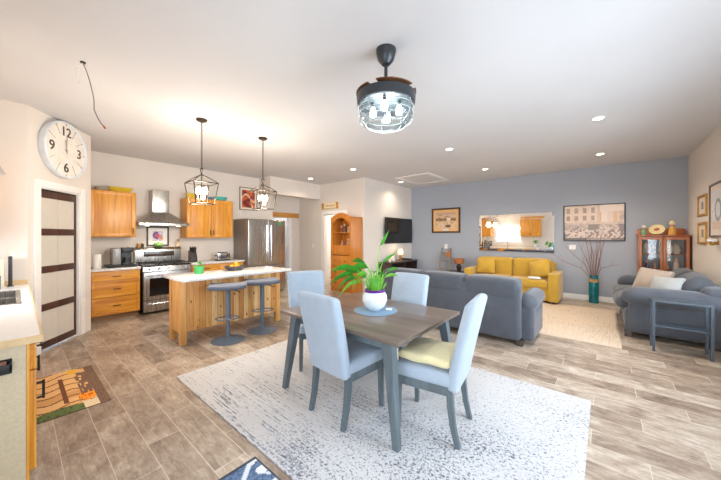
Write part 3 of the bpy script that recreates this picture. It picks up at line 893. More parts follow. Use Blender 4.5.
for k, (xx, yy, c, h_, nm) in enumerate(((-5.15, -.092, 'D9C9B2', .32, 'white utensil stand'), (-5.15, -.034, '2A2523', .34, 'black knife stand'))):
    o = MB().box(-.03, .03, -.016, .016, 0, h_, bevel=.006).box(-.038, .038, -.024, .024, 0, .012, bevel=.003).build('counter_stand', mat('stand_%d' % k, c, .35), None, (xx, yy, .911)); tag(o, 'narrow upright %s beside the wall outlet on the sink counter' % nm, 'stand')
# pendant above the sink
sp_ = thing('sink_pendant', 'small glass pendant lamp hanging over the kitchen sink', 'pendant lamp', (-4.1, -.165, CZ))
MB().cyl((0, 0), .05, -.025, 0).build('ceiling_rose', M_bronze, sp_)
MB().tube([(0, 0, -.02), (0, 0, -.86)], .004).build('cord', M_bronze, sp_)
b = MB(); b.open = True; b.lathe([(.03, -.86), (.05, -.89), (.115, -1.02)]); b.build('lamp_shade', glass('seeded_glass', 'E8EEF0', .5), sp_)
MB().ball((0, 0, -.93), .03).build('bulb', M_bulb, sp_)
point('sink_pendant_light', (-4.1, -.165, CZ - .96), 10, WARM2)
# end-panel holder, door mat
# potted plant at the near end of the sink counter (seen in the mirror)
pp = thing('potted_plant', 'leafy green potted plant on the near end of the sink counter', 'plant', (-2.75, -.33, .911))
MB().lathe([(0, 0), (.06, 0), (.085, .12), (.078, .12), (.06, .1), (0, .1)]).build('pot', M_ceramic, pp)


def leaf(mb, base, az, length, width, rise, droop, m=None, n=7, stem=.0, roll=0.0):
    """arching leaf blade: base point, azimuth, horizontal length, rise and droop"""
    t = bmesh.new(); prev = None
    d = Vector((math.cos(az), math.sin(az), 0)); s = Vector((-math.sin(az), math.cos(az), 0)) * math.cos(roll) + Vector((0, 0, math.sin(roll))); base = Vector(base)
    rows = []
    for i in range(n + 1):
        f = i / n
        p = base + d * length * f + Vector((0, 0, rise * (2 * f - f * f) - droop * f * f))
        g = max(0, (f - stem) / (1 - stem)); wd = width * (math.sin(PI * g ** .8) if g > 0 else 0) + .0025
        rows.append((p - s * wd / 2 + Vector((0, 0, wd * .18)), p, p + s * wd / 2 + Vector((0, 0, wd * .18))))
    V = [[t.verts.new(q) for q in r] for r in rows]
    for a, b in zip(V, V[1:]):
        for k in range(2): t.faces.new((a[k], a[k + 1], b[k + 1], b[k]))
    mi = mb._mi(m)
    for f in t.faces: f.material_index = mi; f.smooth = True
    me = bpy.data.meshes.new('tmp'); t.to_mesh(me); t.free(); mb.bm.from_mesh(me); bpy.data.meshes.remove(me)


b = MB()
for k in range(22):
    leaf(b, (0, 0, .1), k * 2.4, .08 + .12 * hsh(k, 1), .05, .1 + .22 * hsh(k, 2), .06, M_green if k % 2 else M_green2, stem=.3)
b.build('foliage', None, pp)

# ================================================================== ISLAND
isl = thing('kitchen_island', 'knotty pine plank kitchen island with white quartz top', 'kitchen island', (-4.37, 1.43, 0), RK)
IW = 1.56; ID = .42
b = MB().box(.03, IW - .03, 0.012, .03, .17, .87)
b.build('front_planks', M_pine, isl)
MB().box(.012, .03, .0, ID, .15, .87, bevel=.002).build('side_panel', M_pineend, isl)
MB().box(IW - .03, IW - .012, .0, ID, .15, .87, bevel=.002).build('side_panel', M_pineend, isl)
MB().box(.03, IW - .03, ID - .03, ID - .012, .15, .87).box(.03, IW - .03, .03, ID - .03, .17, .19).build('back_panel', M_pineend, isl)
for xx in (0, IW - .075):
    for yy in (-.012, ID - .063): MB().box(xx, xx + .075, yy, yy + .075, 0, .87, bevel=.004).build('leg', M_pineend, isl)
MB().box(-.03, IW + .12, -.17, ID + .16, .871, .91, bevel=.005).build('island_top', M_quartz, isl)
g = thing('green_planter', 'bright green cube-shaped planter with small sprout on the island', 'plant pot', (-5.02 + .3, 1.80, .911))
MB().lathe([(0, 0), (.062, 0), (.068, .11), (.062, .11), (.058, .095), (0, .095)], seg=20).build('pot', mat('green_pot', '3EA05A', .35), g)
b = MB()
for k in range(9): leaf(b, (0, 0, .09), k * 2.4, .05 + .04 * hsh(k, 5), .025, .05 + .06 * hsh(k, 6), .02, M_green, stem=.3)
b.build('sprout', None, g)
fb = (-4.72, 2.36, .911)
bowl('fruit_bowl', 'dark boat-shaped fruit bowl holding oranges on the island top', fb, .15, .075, mat('dark_slate_bowl', '3A3B40', .4), (.8, 1.15), .008)
M_orange = mat('orange_peel', 'E89A22', .45, 0, .08, 40, .15)
for k, (dx, dy, dz) in enumerate(((-.02, .055, .062), (.035, .0, .062), (-.03, -.04, .06), (.0, .02, .108))):
    o = thing('orange', ('orange on the top of the pile in the dark bowl' if k == 3 else 'orange lying in the bottom layer of the dark bowl'), 'fruit', (fb[0] + dx, fb[1] + dy, fb[2] + dz), 0, None if k == 3 else 'oranges in the bottom of the bowl')
    MB().ball((0, 0, 0), .036, seg=18).build('fruit', M_orange, o); MB().cyl((0, 0), .005, .033, .038, seg=8).build('stem_end', mat('stem_brown', '5A5A2A', .6), o)

# bar stools
def make_stool(label, loc, rz):
    o = thing('bar_stool', label, 'bar stool', loc, rz, 'bar stools at the island')
    MB().lathe([(0, 0), (.222, 0), (.225, .008), (.16, .032), (.07, .05), (.034, .06), (.03, .075), (0, .075)], seg=32).build('base', M_stool, o)
    MB().cyl((0, 0), .028, .07, .40, seg=20).cyl((0, 0), .036, .30, .38, seg=20).build('column', M_stool, o)
    MB().cyl((0, 0), .034, .38, .735, seg=20).build('gas_lift', M_stool, o)
    MB().tube([(.03 * 0, -.03, .34)] + [(.15 * math.sin(a), -.12 - .10 * math.cos(a) + .02, .34) for a in [PI * (-.95 + 1.9 * k / 16) for k in range(17)]] , .009).build('footrest', M_stool, o)
    MB().tube([(.02, 0, .72), (.12, -.02, .70), (.16, -.02, .67)], .007).build('lever', M_bronze, o)
    def saddle(p): return (p.x, p.y, p.z + .28 * p.x * p.x + .12 * max(0, p.y) ** 2)
    MB().soft(-.25, .25, -.18, .18, .73, .785, .026, puff=(0, 0, .012), n=8, fn=saddle).build('seat', M_stoolf, o)
    return o
s1 = make_stool('slate grey bar stool at the near end of the pine island', (-4.10, 1.95, 0), R(60))
dup(s1, (-4.12, 2.50, 0), R(66), 'slate grey bar stool nearer the refrigerator end of the island')

# lantern pendants over the island
def make_pendant(label, loc):
    o = thing('lantern_pendant', label, 'pendant lamp', loc, 0, 'lantern pendants over the island')
    MB().lathe([(0, 0), (.07, 0), (.07, -.012), (.055, -.025), (0, -.025)]).build('ceiling_rose', M_bronze, o)
    ch = MB(); z = -.02; k = 0
    while z > -.66:
        pts = [(.010 * math.cos(a) if k % 2 else 0, 0 if k % 2 else .010 * math.cos(a), z - .018 + .018 * math.sin(a)) for a in [2 * PI * i / 8 for i in range(8)]]
        ch.tube(pts, .003, seg=5, closed=True); z -= .028; k += 1
    ch.build('chain', M_bronze, o)
    f = MB(); r = .0065
    f.tube([(-.045, -.0, -.66), (.045, 0, -.66), (0, 0, -.75), (-.045, 0, -.66)], r)        # the loop
    T = .155; B = .115; zt, zb = -.86, -1.14
    ct = [(-T, -T, zt), (T, -T, zt), (T, T, zt), (-T, T, zt)]; cb = [(-B, -B, zb), (B, -B, zb), (B, B, zb), (-B, B, zb)]
    for i in range(4):
        j = (i + 1) % 4
        f.tube([ct[i], ct[j]], r).tube([cb[i], cb[j]], r).tube([ct[i], cb[i]], r)
        f.tube([(0, 0, -.74), (ct[i][0] * .55, ct[i][1] * .55, -.80), ct[i]], r)
    f.build('cage', M_bronze, o)
    st_ = MB().tube([(0, 0, -.74), (0, 0, -1.08)], .006).ball((0, 0, -1.09), .018)
    for i in range(4):
        a = PI / 4 + i * PI / 2; x, y = .055 * math.cos(a), .055 * math.sin(a)
        st_.tube([(0, 0, -1.07), (x * .6, y * .6, -1.09), (x, y, -1.06)], .005).cyl((x, y), .012, -1.06, -1.01, seg=10)
    st_.build('candelabra', M_bronze, o)
    for i in range(4):
        a = PI / 4 + i * PI / 2; x, y = .055 * math.cos(a), .055 * math.sin(a)
        MB().lathe([(0, -1.01), (.012, -1.005), (.022, -.97), (.016, -.935), (0, -.905)], (x, y, 0), 12).build('bulb', M_bulb, o)
    return o
p1 = make_pendant('black lantern pendant over the near end of the island', (-4.16, 1.62, CZ))
dup(p1, (-4.2, 2.56, CZ), 0, 'black lantern pendant over the refrigerator end of the island')
for p in ((-4.16, 1.62), (-4.2, 2.56)): point('pendant_light', (p[0], p[1], CZ - 1.06), 54, WARM, .08)

# ================================================================== CLOCK AND CEILING THINGS
cs_ = .515; nx, ny = math.sin(ang), -math.cos(ang)
cl = thing('wall_clock', 'large round white wall clock above the pantry door', 'clock', (AX + math.cos(ang) * cs_, AY + math.sin(ang) * cs_, 2.658), ang)
CR = .386; RM = Matrix.Rotation(R(90), 4, 'X')   # local +z of the lathe -> -y, towards the room
MB().lathe([(CR - .05, 0), (CR - .012, 0), (CR, .02), (CR, .075), (CR - .01, .085), (CR - .022, .08), (CR - .03, .055), (CR - .05, .05), (CR - .05, 0)], seg=64, M=RM).build('rim', mat('clock_white_rim', 'DDE2E8', .3, .1), cl)
MB().lathe([(0, .004), (CR - .028, .004), (CR - .028, .058), (0, .058)], seg=64, M=RM).build('dial', mat('clock_dial', 'E9E2D8', .6), cl)
M_num = mat('dark_brown_numeral', '4A3A2E', .5)
for s, a in (('12', 0), ('3', 90), ('6', 180), ('9', 270)):
    text_mesh('numeral', s, .175, M_num, cl, (.245 * math.sin(R(a)), -.060, .245 * math.cos(R(a))), .002, 1.08)
for k in range(12):
    a = R(30 * k); tk = MB(); tk.cyl((0, 0), .010, .058, .062, M=RM @ Matrix.Translation((.345 * math.sin(a), .345 * math.cos(a), 0)))
    if k % 3: tk.bar((.22 * math.sin(a), -.060, .22 * math.cos(a)), (.344 * math.sin(a), -.060, .344 * math.cos(a)), .0035, .0035, d0=.004)
    tk.build('hour_mark', mat('taupe_hour_mark', '9A8B7C', .5), cl)
for nm, a, L, w_ in (('hour_hand', -8, .14, .016), ('minute_hand', 3, .20, .010)):
    a = R(a); h = MB(); h.prism([(-w_ / 2, -.05), (w_ / 2, -.05), (w_ * .3, L), (-w_ * .3, L)], 'y', -.068, -.064)
    o = h.build(nm, mat('hand_grey', 'B8AEA4', .4, .2), cl); o.rotation_euler.y = a
MB().cyl((0, 0), .018, .056, .072, M=RM).build('centre_cap', mat('hand_grey', 'B8AEA4', .4, .2), cl)

def make_downlight(label, loc):
    o = thing('recessed_downlight', label, 'ceiling light', loc, 0, 'recessed ceiling downlights')
    b = MB(); b.lathe([(.055, -.001), (.085, -.001), (.085, -.006), (.058, -.008), (.055, -.001)], seg=28).build('trim_ring', M_white, o)
    MB().cyl((0, 0), .055, -.005, -.001, seg=24).build('lens', M_down, o)
    return o
DL = [((-.07, 5.0), 'downlight nearest the camera above the side table and loveseat'), ((-.07, 7.2), 'downlight near the blue wall above the vase of branches'),
      ((-2.15, 5.05), 'downlight above the grey sofa, left of the ceiling fan in front'), ((-2.15, 7.1), 'downlight near the blue wall above the mirror and yellow sofa'),
      ((-4.52, 7.2), 'downlight beside the ceiling hatch above the television'), ((-4.53, 5.12), 'downlight above the orange bookcase beside the doorway wall'),
      ((-6.15, 5.2), 'downlight nearest the recess doorway and the refrigerator')]
d0 = None
for (x, y), lab in DL:
    if d0 is None: d0 = make_downlight(lab, (x, y, CZ))
    else: dup(d0, (x, y, CZ), 0, lab)
    l = bpy.data.lights.new('downlight_beam', 'SPOT'); l.energy = 105 if x > -1 else (34 if x < -4 else 75); l.color = WARM2; l.spot_size = R(140); l.spot_blend = .9; l.shadow_soft_size = .06
    lo_ = bpy.data.objects.new('downlight_beam', l); COL.objects.link(lo_); lo_.location = (x, y, CZ - .02)

# caged ceiling fan with light
FX, FY = -1.415, 2.016
fn_ = thing('ceiling_fan', 'black drum ceiling fan with caged glass light in the room middle', 'ceiling fan', (FX, FY, CZ))
M_fan = mat('charcoal_fan_metal', '3F4246', .35, .5)
MB().lathe([(0, 0), (.085, 0), (.085, -.02), (.065, -.09), (.035, -.125), (0, -.125)]).build('canopy', M_fan, fn_)
MB().cyl((0, 0), .014, -.36, -.11).build('down_rod', M_fan, fn_)
MB().lathe([(0, -.31), (.03, -.315), (.05, -.335), (.10, -.35), (.20, -.365), (.235, -.395), (.235, -.41), (0, -.41)], seg=40).build('motor_housing', mat('bronze_fan_housing', '6A5040', .4, .5), fn_)
M_blade = wood('walnut_blade', '5A3A26', '83583A', .4, 'x')
for k in range(4):
    a0 = k * PI / 2 + .3; pts = []
    for i in range(9): a = a0 + i * .16; pts.append((.252 * math.cos(a), .252 * math.sin(a)))
    for i in range(8, -1, -1): a = a0 + i * .16; rr = .252 - .13 * math.sin(PI * (i + 1) / 10.5); pts.append((rr * math.cos(a), rr * math.sin(a)))
    MB().prism(pts, 'z', -.375 + .006 * (k % 2), -.367 + .006 * (k % 2)).build('folded_blade', M_blade, fn_)
b = MB(); b.lathe([(.215, -.39), (.245, -.39), (.247, -.41), (.242, -.465), (.228, -.47), (.222, -.465), (.215, -.39)], seg=48).build('drum_band', M_fan, fn_)
MB().cyl((0, 0), .215, -.435, -.42, seg=40).build('light_plate', mat('light_plate_grey', '2E3638', .5), fn_)
b = MB(); b.open = True; b.lathe([(.224, -.468), (.228, -.52), (.224, -.59), (.19, -.63), (.0, -.64)], seg=48).build('glass_shade', glass('fan_glass', 'F2F8FA', .3), fn_)
wr = MB()
for z, r_ in ((-.50, .233), (-.55, .233), (-.60, .224), (-.637, .17)):
    wr.tube([(r_ * math.cos(2 * PI * i / 40), r_ * math.sin(2 * PI * i / 40), z) for i in range(40)], .0025, seg=5, closed=True)
for k in range(8):
    a = k * PI / 4; wr.tube([(.236 * math.cos(a), .236 * math.sin(a), -.468), (.234 * math.cos(a), .234 * math.sin(a), -.53), (.225 * math.cos(a), .225 * math.sin(a), -.58), (.17 * math.cos(a), .17 * math.sin(a), -.64)], .0025, seg=5)
wr.build('wire_cage', mat('pale_cage_wire', 'A9ABA8', .4, .5), fn_)
MB().tube([(0, 0, -.43), (0, 0, -.59)], .010).ball((0, 0, -.60), .026, sc=(1, 1, .7)).build('hub', M_fan, fn_)
for k in range(4):
    a = k * PI / 2 + .5; x, y = .11 * math.cos(a), .11 * math.sin(a)
    MB().cyl((x, y), .014, -.475, -.43, seg=10).build('socket', M_fan, fn_)
    MB().lathe([(0, -.475), (.014, -.477), (.03, -.52), (.026, -.55), (0, -.565)], (x, y, 0), 14).build('bulb', M_coolbulb, fn_)
point('fan_light', (FX, FY, CZ - .60), 26, (.92, .97, 1.0), .12)

# bare wire on the ceiling
wr = thing('ceiling_wire', 'bare electrical wire dangling from the ceiling near the clock', 'wire', (-3.604, .395, CZ))
MB().cyl((0, 0), .02, -.012, 0, seg=12).build('cable_clamp', M_bronze, wr)
u_ = Vector((.765, .644, 0))
P = [(0, 0), (.03, -.07), (.06, -.16), (.085, -.26), (.10, -.34), (.10, -.42), (.13, -.49), (.16, -.54), (.185, -.57)]
MB().tube([(u_.x * a, u_.y * a, z - .01) for a, z in P], .0035, seg=6).build('cable', mat('grey_cable', '6A6460', .5), wr)
MB().tube([(u_.x * .185, u_.y * .185, -.58), (u_.x * .2, u_.y * .2, -.60)], .007, seg=8).build('wire_nut', mat('red_wire_nut', 'C8442A', .4), wr)
MB().tube([(0, 0, -.01), (-.035, -.03, -.04), (-.03, -.025, -.2)], .004, seg=6).build('white_lead', M_white, wr)
# ceiling hatch
hx = thing('ceiling_hatch', 'white trimmed attic hatch in the ceiling near the television', 'hatch', (-3.82, 7.2, CZ))
b = MB(); b.box(-.50, .50, -.64, -.54, -.022, -.001, bevel=.004).box(-.50, .50, .52, .62, -.022, -.001, bevel=.004).box(-.50, -.41, -.54, .52, -.022, -.001, bevel=.004).box(.41, .50, -.54, .52, -.022, -.001, bevel=.004)
b.build('hatch_trim', M_white, hx)
MB().box(-.41, .41, -.54, .52, -.012, -.001).build('hatch_panel', M_ceil, hx)

# ================================================================== LIVING ROOM
def sofa_back_curve(y0, lean):
    return lambda p: (p.x, p.y + lean * max(0, p.z - .35), p.z)


gs = thing('grey_sofa', 'large slate grey sofa with its back to the dining table', 'sofa', (-1.98, 5.22, 0), R(180))   # local -y is the front; front faces +Y
w2 = 1.10; D_ = .92      # local back at y=+.92 -> world 4.30
MB().soft(-w2, w2, .08, D_ - .03, .07, .42, .04, n=6).build('base', M_sofa, gs)
MB().soft(-w2 - .02, w2 + .02, D_ - .20, D_, .07, .82, .06, n=8, puff=(0, .02, 0)).build('back_frame', M_sofa, gs)
for k in range(3):
    c = -w2 + (k + .5) * 2 * w2 / 3
    MB().soft(c - w2 / 3 + .006, c + w2 / 3 - .006, D_ - .32, D_ + .012, .62, .89, .06, n=6, puff=(0, .012, .018)).build('back_cushion', M_sofa, gs)
    MB().soft(c - w2 / 3 + .01, c + w2 / 3 - .01, .02, D_ - .24, .38, .56, .06, n=6, puff=(0, .02, .03)).build('seat_cushion', M_sofa, gs)
for s in (-1, 1):
    a, b_ = sorted((s * (w2 - .02), s * (w2 + .16)))
    ar = MB().soft(a, b_, .05, D_ - .10, .07, .58, .05, n=6).soft(a - .03, b_ + .03, .0, D_ - .10, .46, .69, .11, n=6, puff=(.01, .03, .01))
    ar.build('armrest', M_sofa, gs)
    for yy in (.12, D_ - .1): MB().box(s * w2 - .04, s * w2 + .04, yy - .04, yy + .04, 0, .075, bevel=.004).build('foot', M_darkwood, gs)

ls = thing('grey_loveseat', 'slate grey rolled-arm loveseat along the beige right wall', 'sofa', (.16, 6.66, 0), R(-90))  # front faces -X; local x runs to -Y
lw = .90; LD = 1.06
MB().soft(-lw + .02, lw - .02, .06, LD - .03, .08, .42, .05, n=6).build('base', M_sofa, ls)
MB().soft(-lw - .04, lw + .04, LD - .26, LD, .08, .80, .09, n=8, fn=lambda p: (p.x, p.y, p.z + .10 * max(0, p.z - .4) * (1 - (p.x / lw) ** 2))).build('back_frame', M_sofa, ls)
for k in (-1, 1):
    a, b_ = sorted((k * .006, k * (lw - .14)))
    MB().soft(a, b_, LD - .44, LD - .16, .46, .90, .12, n=8, puff=(0, .06, .06), fn=lambda p: (p.x, p.y + .18 * (p.z - .5), p.z)).build('back_cushion', M_sofa, ls)
    MB().soft(a, b_, -.03, LD - .32, .38, .56, .08, n=6, puff=(0, .03, .04)).build('seat_cushion', M_sofa, ls)
for s in (-1, 1):
    a, b_ = sorted((s * (lw - .16), s * (lw + .02)))
    MB().soft(a, b_, .10, LD - .05, .08, .60, .06, n=6).soft(min(a, b_) - .04 - (.03 if s < 0 else 0), max(a, b_) + .04 + (.03 if s > 0 else 0), .05, LD - .04, .48, .73, .12, n=6, puff=(.01, .03, .015)).build('armrest', M_sofa, ls)
    for yy in (.10, LD - .1): MB().box(s * (lw - .08) - .04, s * (lw - .08) + .04, yy - .04, yy + .04, 0, .085, bevel=.004).build('foot', M_darkwood, ls)


def pillow(name, label, loc, rot, w, h, t, m):
    b = MB(); b.soft(-w / 2, w / 2, -t / 2, t / 2, -h / 2, h / 2, min(.03, t * .4), puff=(-.02, t * .35, -.02), n=8,
                     fn=lambda p: (p.x, p.y * max(.15, (1 - .75 * max(abs(2 * p.x / w), abs(2 * p.z / h)) ** 3)), p.z))
    o = b.build(name, m, None, loc); o.rotation_euler = rot
    return tag(o, label, 'pillow')
pillow('throw_pillow', 'beige square pillow on the grey loveseat, behind the white one', (.56, 6.45, .75), (R(-20), R(2), R(-55)), .56, .44, .15, fabric('beige_pillow', 'A8998C', .06))
pillow('throw_pillow', 'small off-white pillow on the grey loveseat, in front of the beige one', (.68, 6.12, .72), (R(-22), R(-4), R(-50)), .44, .34, .13, fabric('white_pillow', 'A4A6A6', .05))

ys = thing('yellow_sofa', 'mustard yellow track-arm sofa under the mirror', 'sofa', (-1.765, 7.42, 0))
yw = .985; YD = .94
MB().soft(-yw + .14, yw - .14, .04, YD - .03, .06, .34, .02, n=4).build('base', M_yellow, ys)
MB().soft(-yw + .1, yw - .1, YD - .20, YD, .06, .86, .04, n=5).build('back_frame', M_yellow, ys)
for k in (-1, 1):
    a, b_ = sorted((k * .004, k * (yw - .17)))
    MB().soft(a, b_, YD - .38, YD - .12, .44, .93, .06, n=6, puff=(0, .03, .015)).build('back_cushion', M_yellow, ys)
    MB().soft(a, b_, -.01, YD - .24, .33, .50, .045, n=6, puff=(0, .01, .02)).build('seat_cushion', M_yellow, ys)
    a, b_ = sorted((k * (yw - .17), k * (yw + .03)))
    MB().soft(a, b_, 0, YD - .05, .05, .66, .03, n=4).build('armrest', M_yellow, ys)
    for yy in (.1, YD - .1): MB().cyl((k * (yw - .08), yy), .022, 0, .055, seg=12).build('foot', M_darkwood, ys)
pillow('throw_pillow', 'mustard pillow leaning on the left end of the yellow sofa', (-2.34, 7.80, .725), (R(-16), 0, R(8)), .44, .40, .13, M_yellow)
pillow('throw_pillow', 'mustard pillow leaning on the right end of the yellow sofa', (-1.15, 7.76, .725), (R(-16), R(-14), R(-16)), .44, .40, .13, M_yellow)
o = MB().box(-.12, .12, -.09, .09, 0, .02, bevel=.004).box(-.11, .10, -.08, .08, .02, .035, bevel=.004).build('folded_cloth', fabric('white_cloth', 'E4E2DE', .04), None, (-1.22, 7.56, .525), .2); tag(o, 'folded white cloth on the yellow sofa seat', 'cloth')

# mirror
mr = thing('wall_mirror', 'wide mirror with mirrored border on the blue wall over the yellow sofa', 'mirror', (-1.836, BY, 1.566))
k_ = NT('mirror_silver'); k_.col(lin('F4F4F4')); k_.b.inputs['Metallic'].default_value = 1; k_.rough(.015)
MW, MH = 1.78, .985
MB().box(-MW / 2, MW / 2, -.012, -.001, -MH / 2, MH / 2).build('backing', M_darkwood, mr)
MB().box(-MW / 2 + .13, MW / 2 - .13, -.026, -.012, -MH / 2 + .13, MH / 2 - .13).build('mirror_glass', k_.m, mr)
t = bmesh.new(); b = MB()
fr = [(MW / 2, MH / 2, -.0262), (MW / 2 - .065, MH / 2 - .065, -.0272), (MW / 2 - .13, MH / 2 - .13, -.0262)]
for (a, c, y1), (e, f, y2) in zip(fr, fr[1:]):
    O = [(-a, y1, -c), (a, y1, -c), (a, y1, c), (-a, y1, c)]; I = [(-e, y2, -f), (e, y2, -f), (e, y2, f), (-e, y2, f)]
    vo = [t.verts.new(p) for p in O]; vi = [t.verts.new(p) for p in I]
    for i in range(4): t.faces.new((vo[i], vo[(i + 1) % 4], vi[(i + 1) % 4], vi[i]))
a, c, y1 = fr[0]
vo = [t.verts.new(p) for p in ((-a, y1, -c), (a, y1, -c), (a, y1, c), (-a, y1, c))]; vb = [t.verts.new((p[0], -.012, p[2])) for p in ((-a, 0, -c), (a, 0, -c), (a, 0, c), (-a, 0, c))]
for i in range(4): t.faces.new((vb[i], vb[(i + 1) % 4], vo[(i + 1) % 4], vo[i]))
b._merge(t); b.build('bevelled_border', k_.m, mr)

# pictures on the blue wall
def art_sepia(u, v):
    if u < .0: return (0, 0, 0)
    if v > .86: return (196, 160, 134)
    if v > .66: return (214, 180, 150) if hsh(int(u * 9), int(v * 14)) > .35 else (178, 140, 112)
    if .48 < v <= .66 and (u < .55 or u > .75): return (136, 104, 74) if hsh(int(u * 14), int(v * 20)) > .3 else (166, 130, 96)
    if (u - .66) ** 2 + (v - .68) ** 2 < .02: return (236, 212, 184)
    if .05 < v < .26 and .48 < u < .76: return (120, 84, 62) if abs(v - .15) < .09 - abs(u - .62) * .3 else (206, 174, 140)
    return (224, 192, 156) if hsh(int(u * 18), int(v * 10)) > .3 else (200, 164, 126)
sp2 = framed('framed_picture', 'dark brown framed sepia picture with orange mount on the blue wall', (-3.735, BY - .001, 1.955), 0, .91, .76, mat('dark_brown_frame', '4A2A1E', .4), .05, art_sepia, 44, 34, .085, mat('apricot_mount', 'E6B478', .7))
MB().box(-.10, .10, -.011, -.008, -.315, -.255).build('caption_card', mat('caption_card_paper', 'D8D4D4', .7), sp2)


def art_street(u, v):
    c = art_street0(u, v); return tuple(.55 * a + .45 * b for a, b in zip(c, (205, 188, 178)))
def art_street0(u, v):
    n = hsh(int(u * 24 + .6 * math.sin(v * 31)), int(v * 15 + .6 * math.sin(u * 37))); n2 = hsh(int(u * 60), int(v * 34))
    if v > .52:
        if u < .62:
            c = (228, 206, 186) if n > .3 else (218, 192, 170)
            fx = (u * 7) % 1; fv = ((v - .52) * 4.4) % 1
            if .28 < fx < .72 and .18 < fv < .82: c = (150, 126, 104) if n2 > .45 else (118, 98, 84)
            if u > .57: c = (206, 178, 156)
            return c
        if .60 < u < .64 and v < .8: return (222, 160, 110)
        if v > .82 or u < .74: return (238, 222, 210)
        if .84 < u < .90: return (226, 172, 126)
        if u > .93: return (176, 152, 140) if n > .4 else (206, 184, 170)
        return (226, 206, 192)
    if v > .46: return (212, 190, 176) if n > .5 else (190, 168, 158)
    if v > .28:
        if u < .14: return (176, 160, 152) if n > .4 else (150, 136, 130)
        if .42 < u < .62: return (96, 88, 88) if n > .45 else (176, 156, 148)
        if u > .92: return (96, 92, 102)
        return (168, 148, 140) if n > .62 else ((208, 192, 184) if n > .25 else (110, 100, 98))
    if v < .06: return (70, 68, 72) if u < .4 or u > .8 else (150, 140, 138)
    if n > .86: return (112, 70, 66)
    if n < .2: return (88, 84, 86)
    return (222, 206, 198) if n2 > .3 else (190, 174, 168)
framed('canvas_picture', 'thin black framed street scene print on the blue wall', (-.211, BY - .001, 1.785), 0, 1.10, .83, mat('thin_black_frame', '2A2A2C', .4), .018, art_street, 110, 64, 0, None, .03)
for lab, x, y, z in (('white double switch plate on blue wall, below the street picture', -.59, BY, 1.215),):
    o = thing('switch_plate', lab, 'switch', (x, y - .001, z)); MB().box(-.065, .065, -.006, 0, -.055, .055, bevel=.002).build('cover_plate', M_white, o)
    for s in (-1, 1): MB().box(s * .03 - .016, s * .03 + .016, -.011, -.005, -.03, .03, bevel=.002).build('rocker', mat('rocker_white', 'F3F1EE', .3), o)
o = thing('thermostat', 'small white sensor on the blue wall above the ladder', 'sensor', (-3.72, BY - .001, 1.16)); MB().box(-.045, .045, -.02, 0, -.07, .07, bevel=.006).build('case', M_white, o); MB().box(-.02, .02, -.023, -.019, 0.01, .04).build('grille', mat('sensor_grey', 'C9C7C2', .5), o)
o = thing('light_switch', 'white light switch on the recess wall left of the laundry doorway', 'switch', (-7.02, DY - .001, 1.17)); MB().box(-.04, .04, -.006, 0, -.06, .06, bevel=.002).build('cover_plate', M_white, o); MB().box(-.016, .016, -.011, -.005, -.03, .03, bevel=.002).build('rocker', mat('rocker_white', 'F3F1EE', .3), o)

# right wall pictures
def art_small(c):
    def f(u, v):
        if abs(u - .5) < .16 and .2 < v < .8: return c if hsh(int(u * 14), int(v * 18)) > .35 else (150, 140, 136)
        return (226, 214, 196)
    return f
framed('framed_picture', 'small gold framed picture, upper of the two by the corner', (RX - .001, 7.37, 1.985), R(-90), .56, .355, M_gold, .04, art_small((120, 116, 130)), 30, 24, .03, mat('cream_mount', 'E2D4BC', .7))
framed('framed_picture', 'small gold framed picture, lower of the two by the corner', (RX - .001, 7.36, 1.525), R(-90), .54, .365, M_gold, .04, art_small((140, 120, 92)), 30, 24, .03, mat('cream_mount', 'E2D4BC', .7))
def art_line(u, v):
    n = hsh(int(u * 22), int(v * 22))
    if abs(math.hypot(u - .55, v - .5) - .25) < .05: return (140, 142, 152)
    if v < .2: return (214, 190, 172)
    return (206, 206, 210) if n > .6 else (222, 218, 216)
framed('framed_picture', 'large grey framed drawing on the beige wall at right edge', (RX - .001, 6.52, 1.86), R(-90), .78, .80, mat('grey_brown_frame', '6E625C', .4), .03, art_line, 40, 40, .09, mat('pale_mount', 'E0D2C6', .7))
wo = thing('wall_sconce', 'small white and gold flower-shaped ornament on the beige wall', 'ornament', (RX - .001, 6.50, 1.385), R(-90))
MB().cyl((0, 0), .03, 0, .03, M=RM).build('mount', M_gold, wo)
MB().ball((0, -.06, -.015), .035, sc=(1, 1, .8)).build('cup', M_gold, wo)
b = MB()
for k in range(6):
    a = k * PI / 3; b.ball((.05 * math.cos(a), -.065 + .03 * math.sin(a), .03), .032, sc=(1, .7, .8), seg=10)
b.build('petals', M_ceramic, wo)

# television, console, things on it
tv = thing('television', 'black flat television mounted on the beige wall', 'television', (TX, 7.60, 1.64), RK)
MB().box(-.2, .2, -.07, 0, -.15, .15, bevel=.004).build('wall_mount', M_black, tv)
MB().box(-.74, .74, -.115, -.07, -.385, .385, bevel=.006).build('case', M_black, tv)
MB().box(-.725, .725, -.118, -.114, -.365, .372).build('screen', mat('tv_screen', '17181B', .12, 0, .02), tv)
MB().tube([(-.05, -.05, -.2), (-.06, -.02, -.5), (-.02, -.02, -.84)], .006).tube([(.25, -.05, -.2), (.28, -.02, -.55), (.22, -.02, -.84)], .005).build('cable', M_white, tv)
mc = thing('media_console', 'dark brown media console under the television', 'console', (TX + .02, 6.62, 0), RK)
b = MB().box(0, 1.49, -.44, 0, .71, .75, bevel=.004).box(.02, 1.47, -.42, -.0, .06, .10).box(.02, 1.47, -.42, -.0, .40, .43).box(.02, .06, -.42, 0, 0, .71).box(1.43, 1.47, -.42, 0, 0, .71).box(.725, .765, -.42, 0, .1, .71).box(.06, 1.43, -.02, 0, .1, .71)
b.build('carcass', M_darkwood, mc)
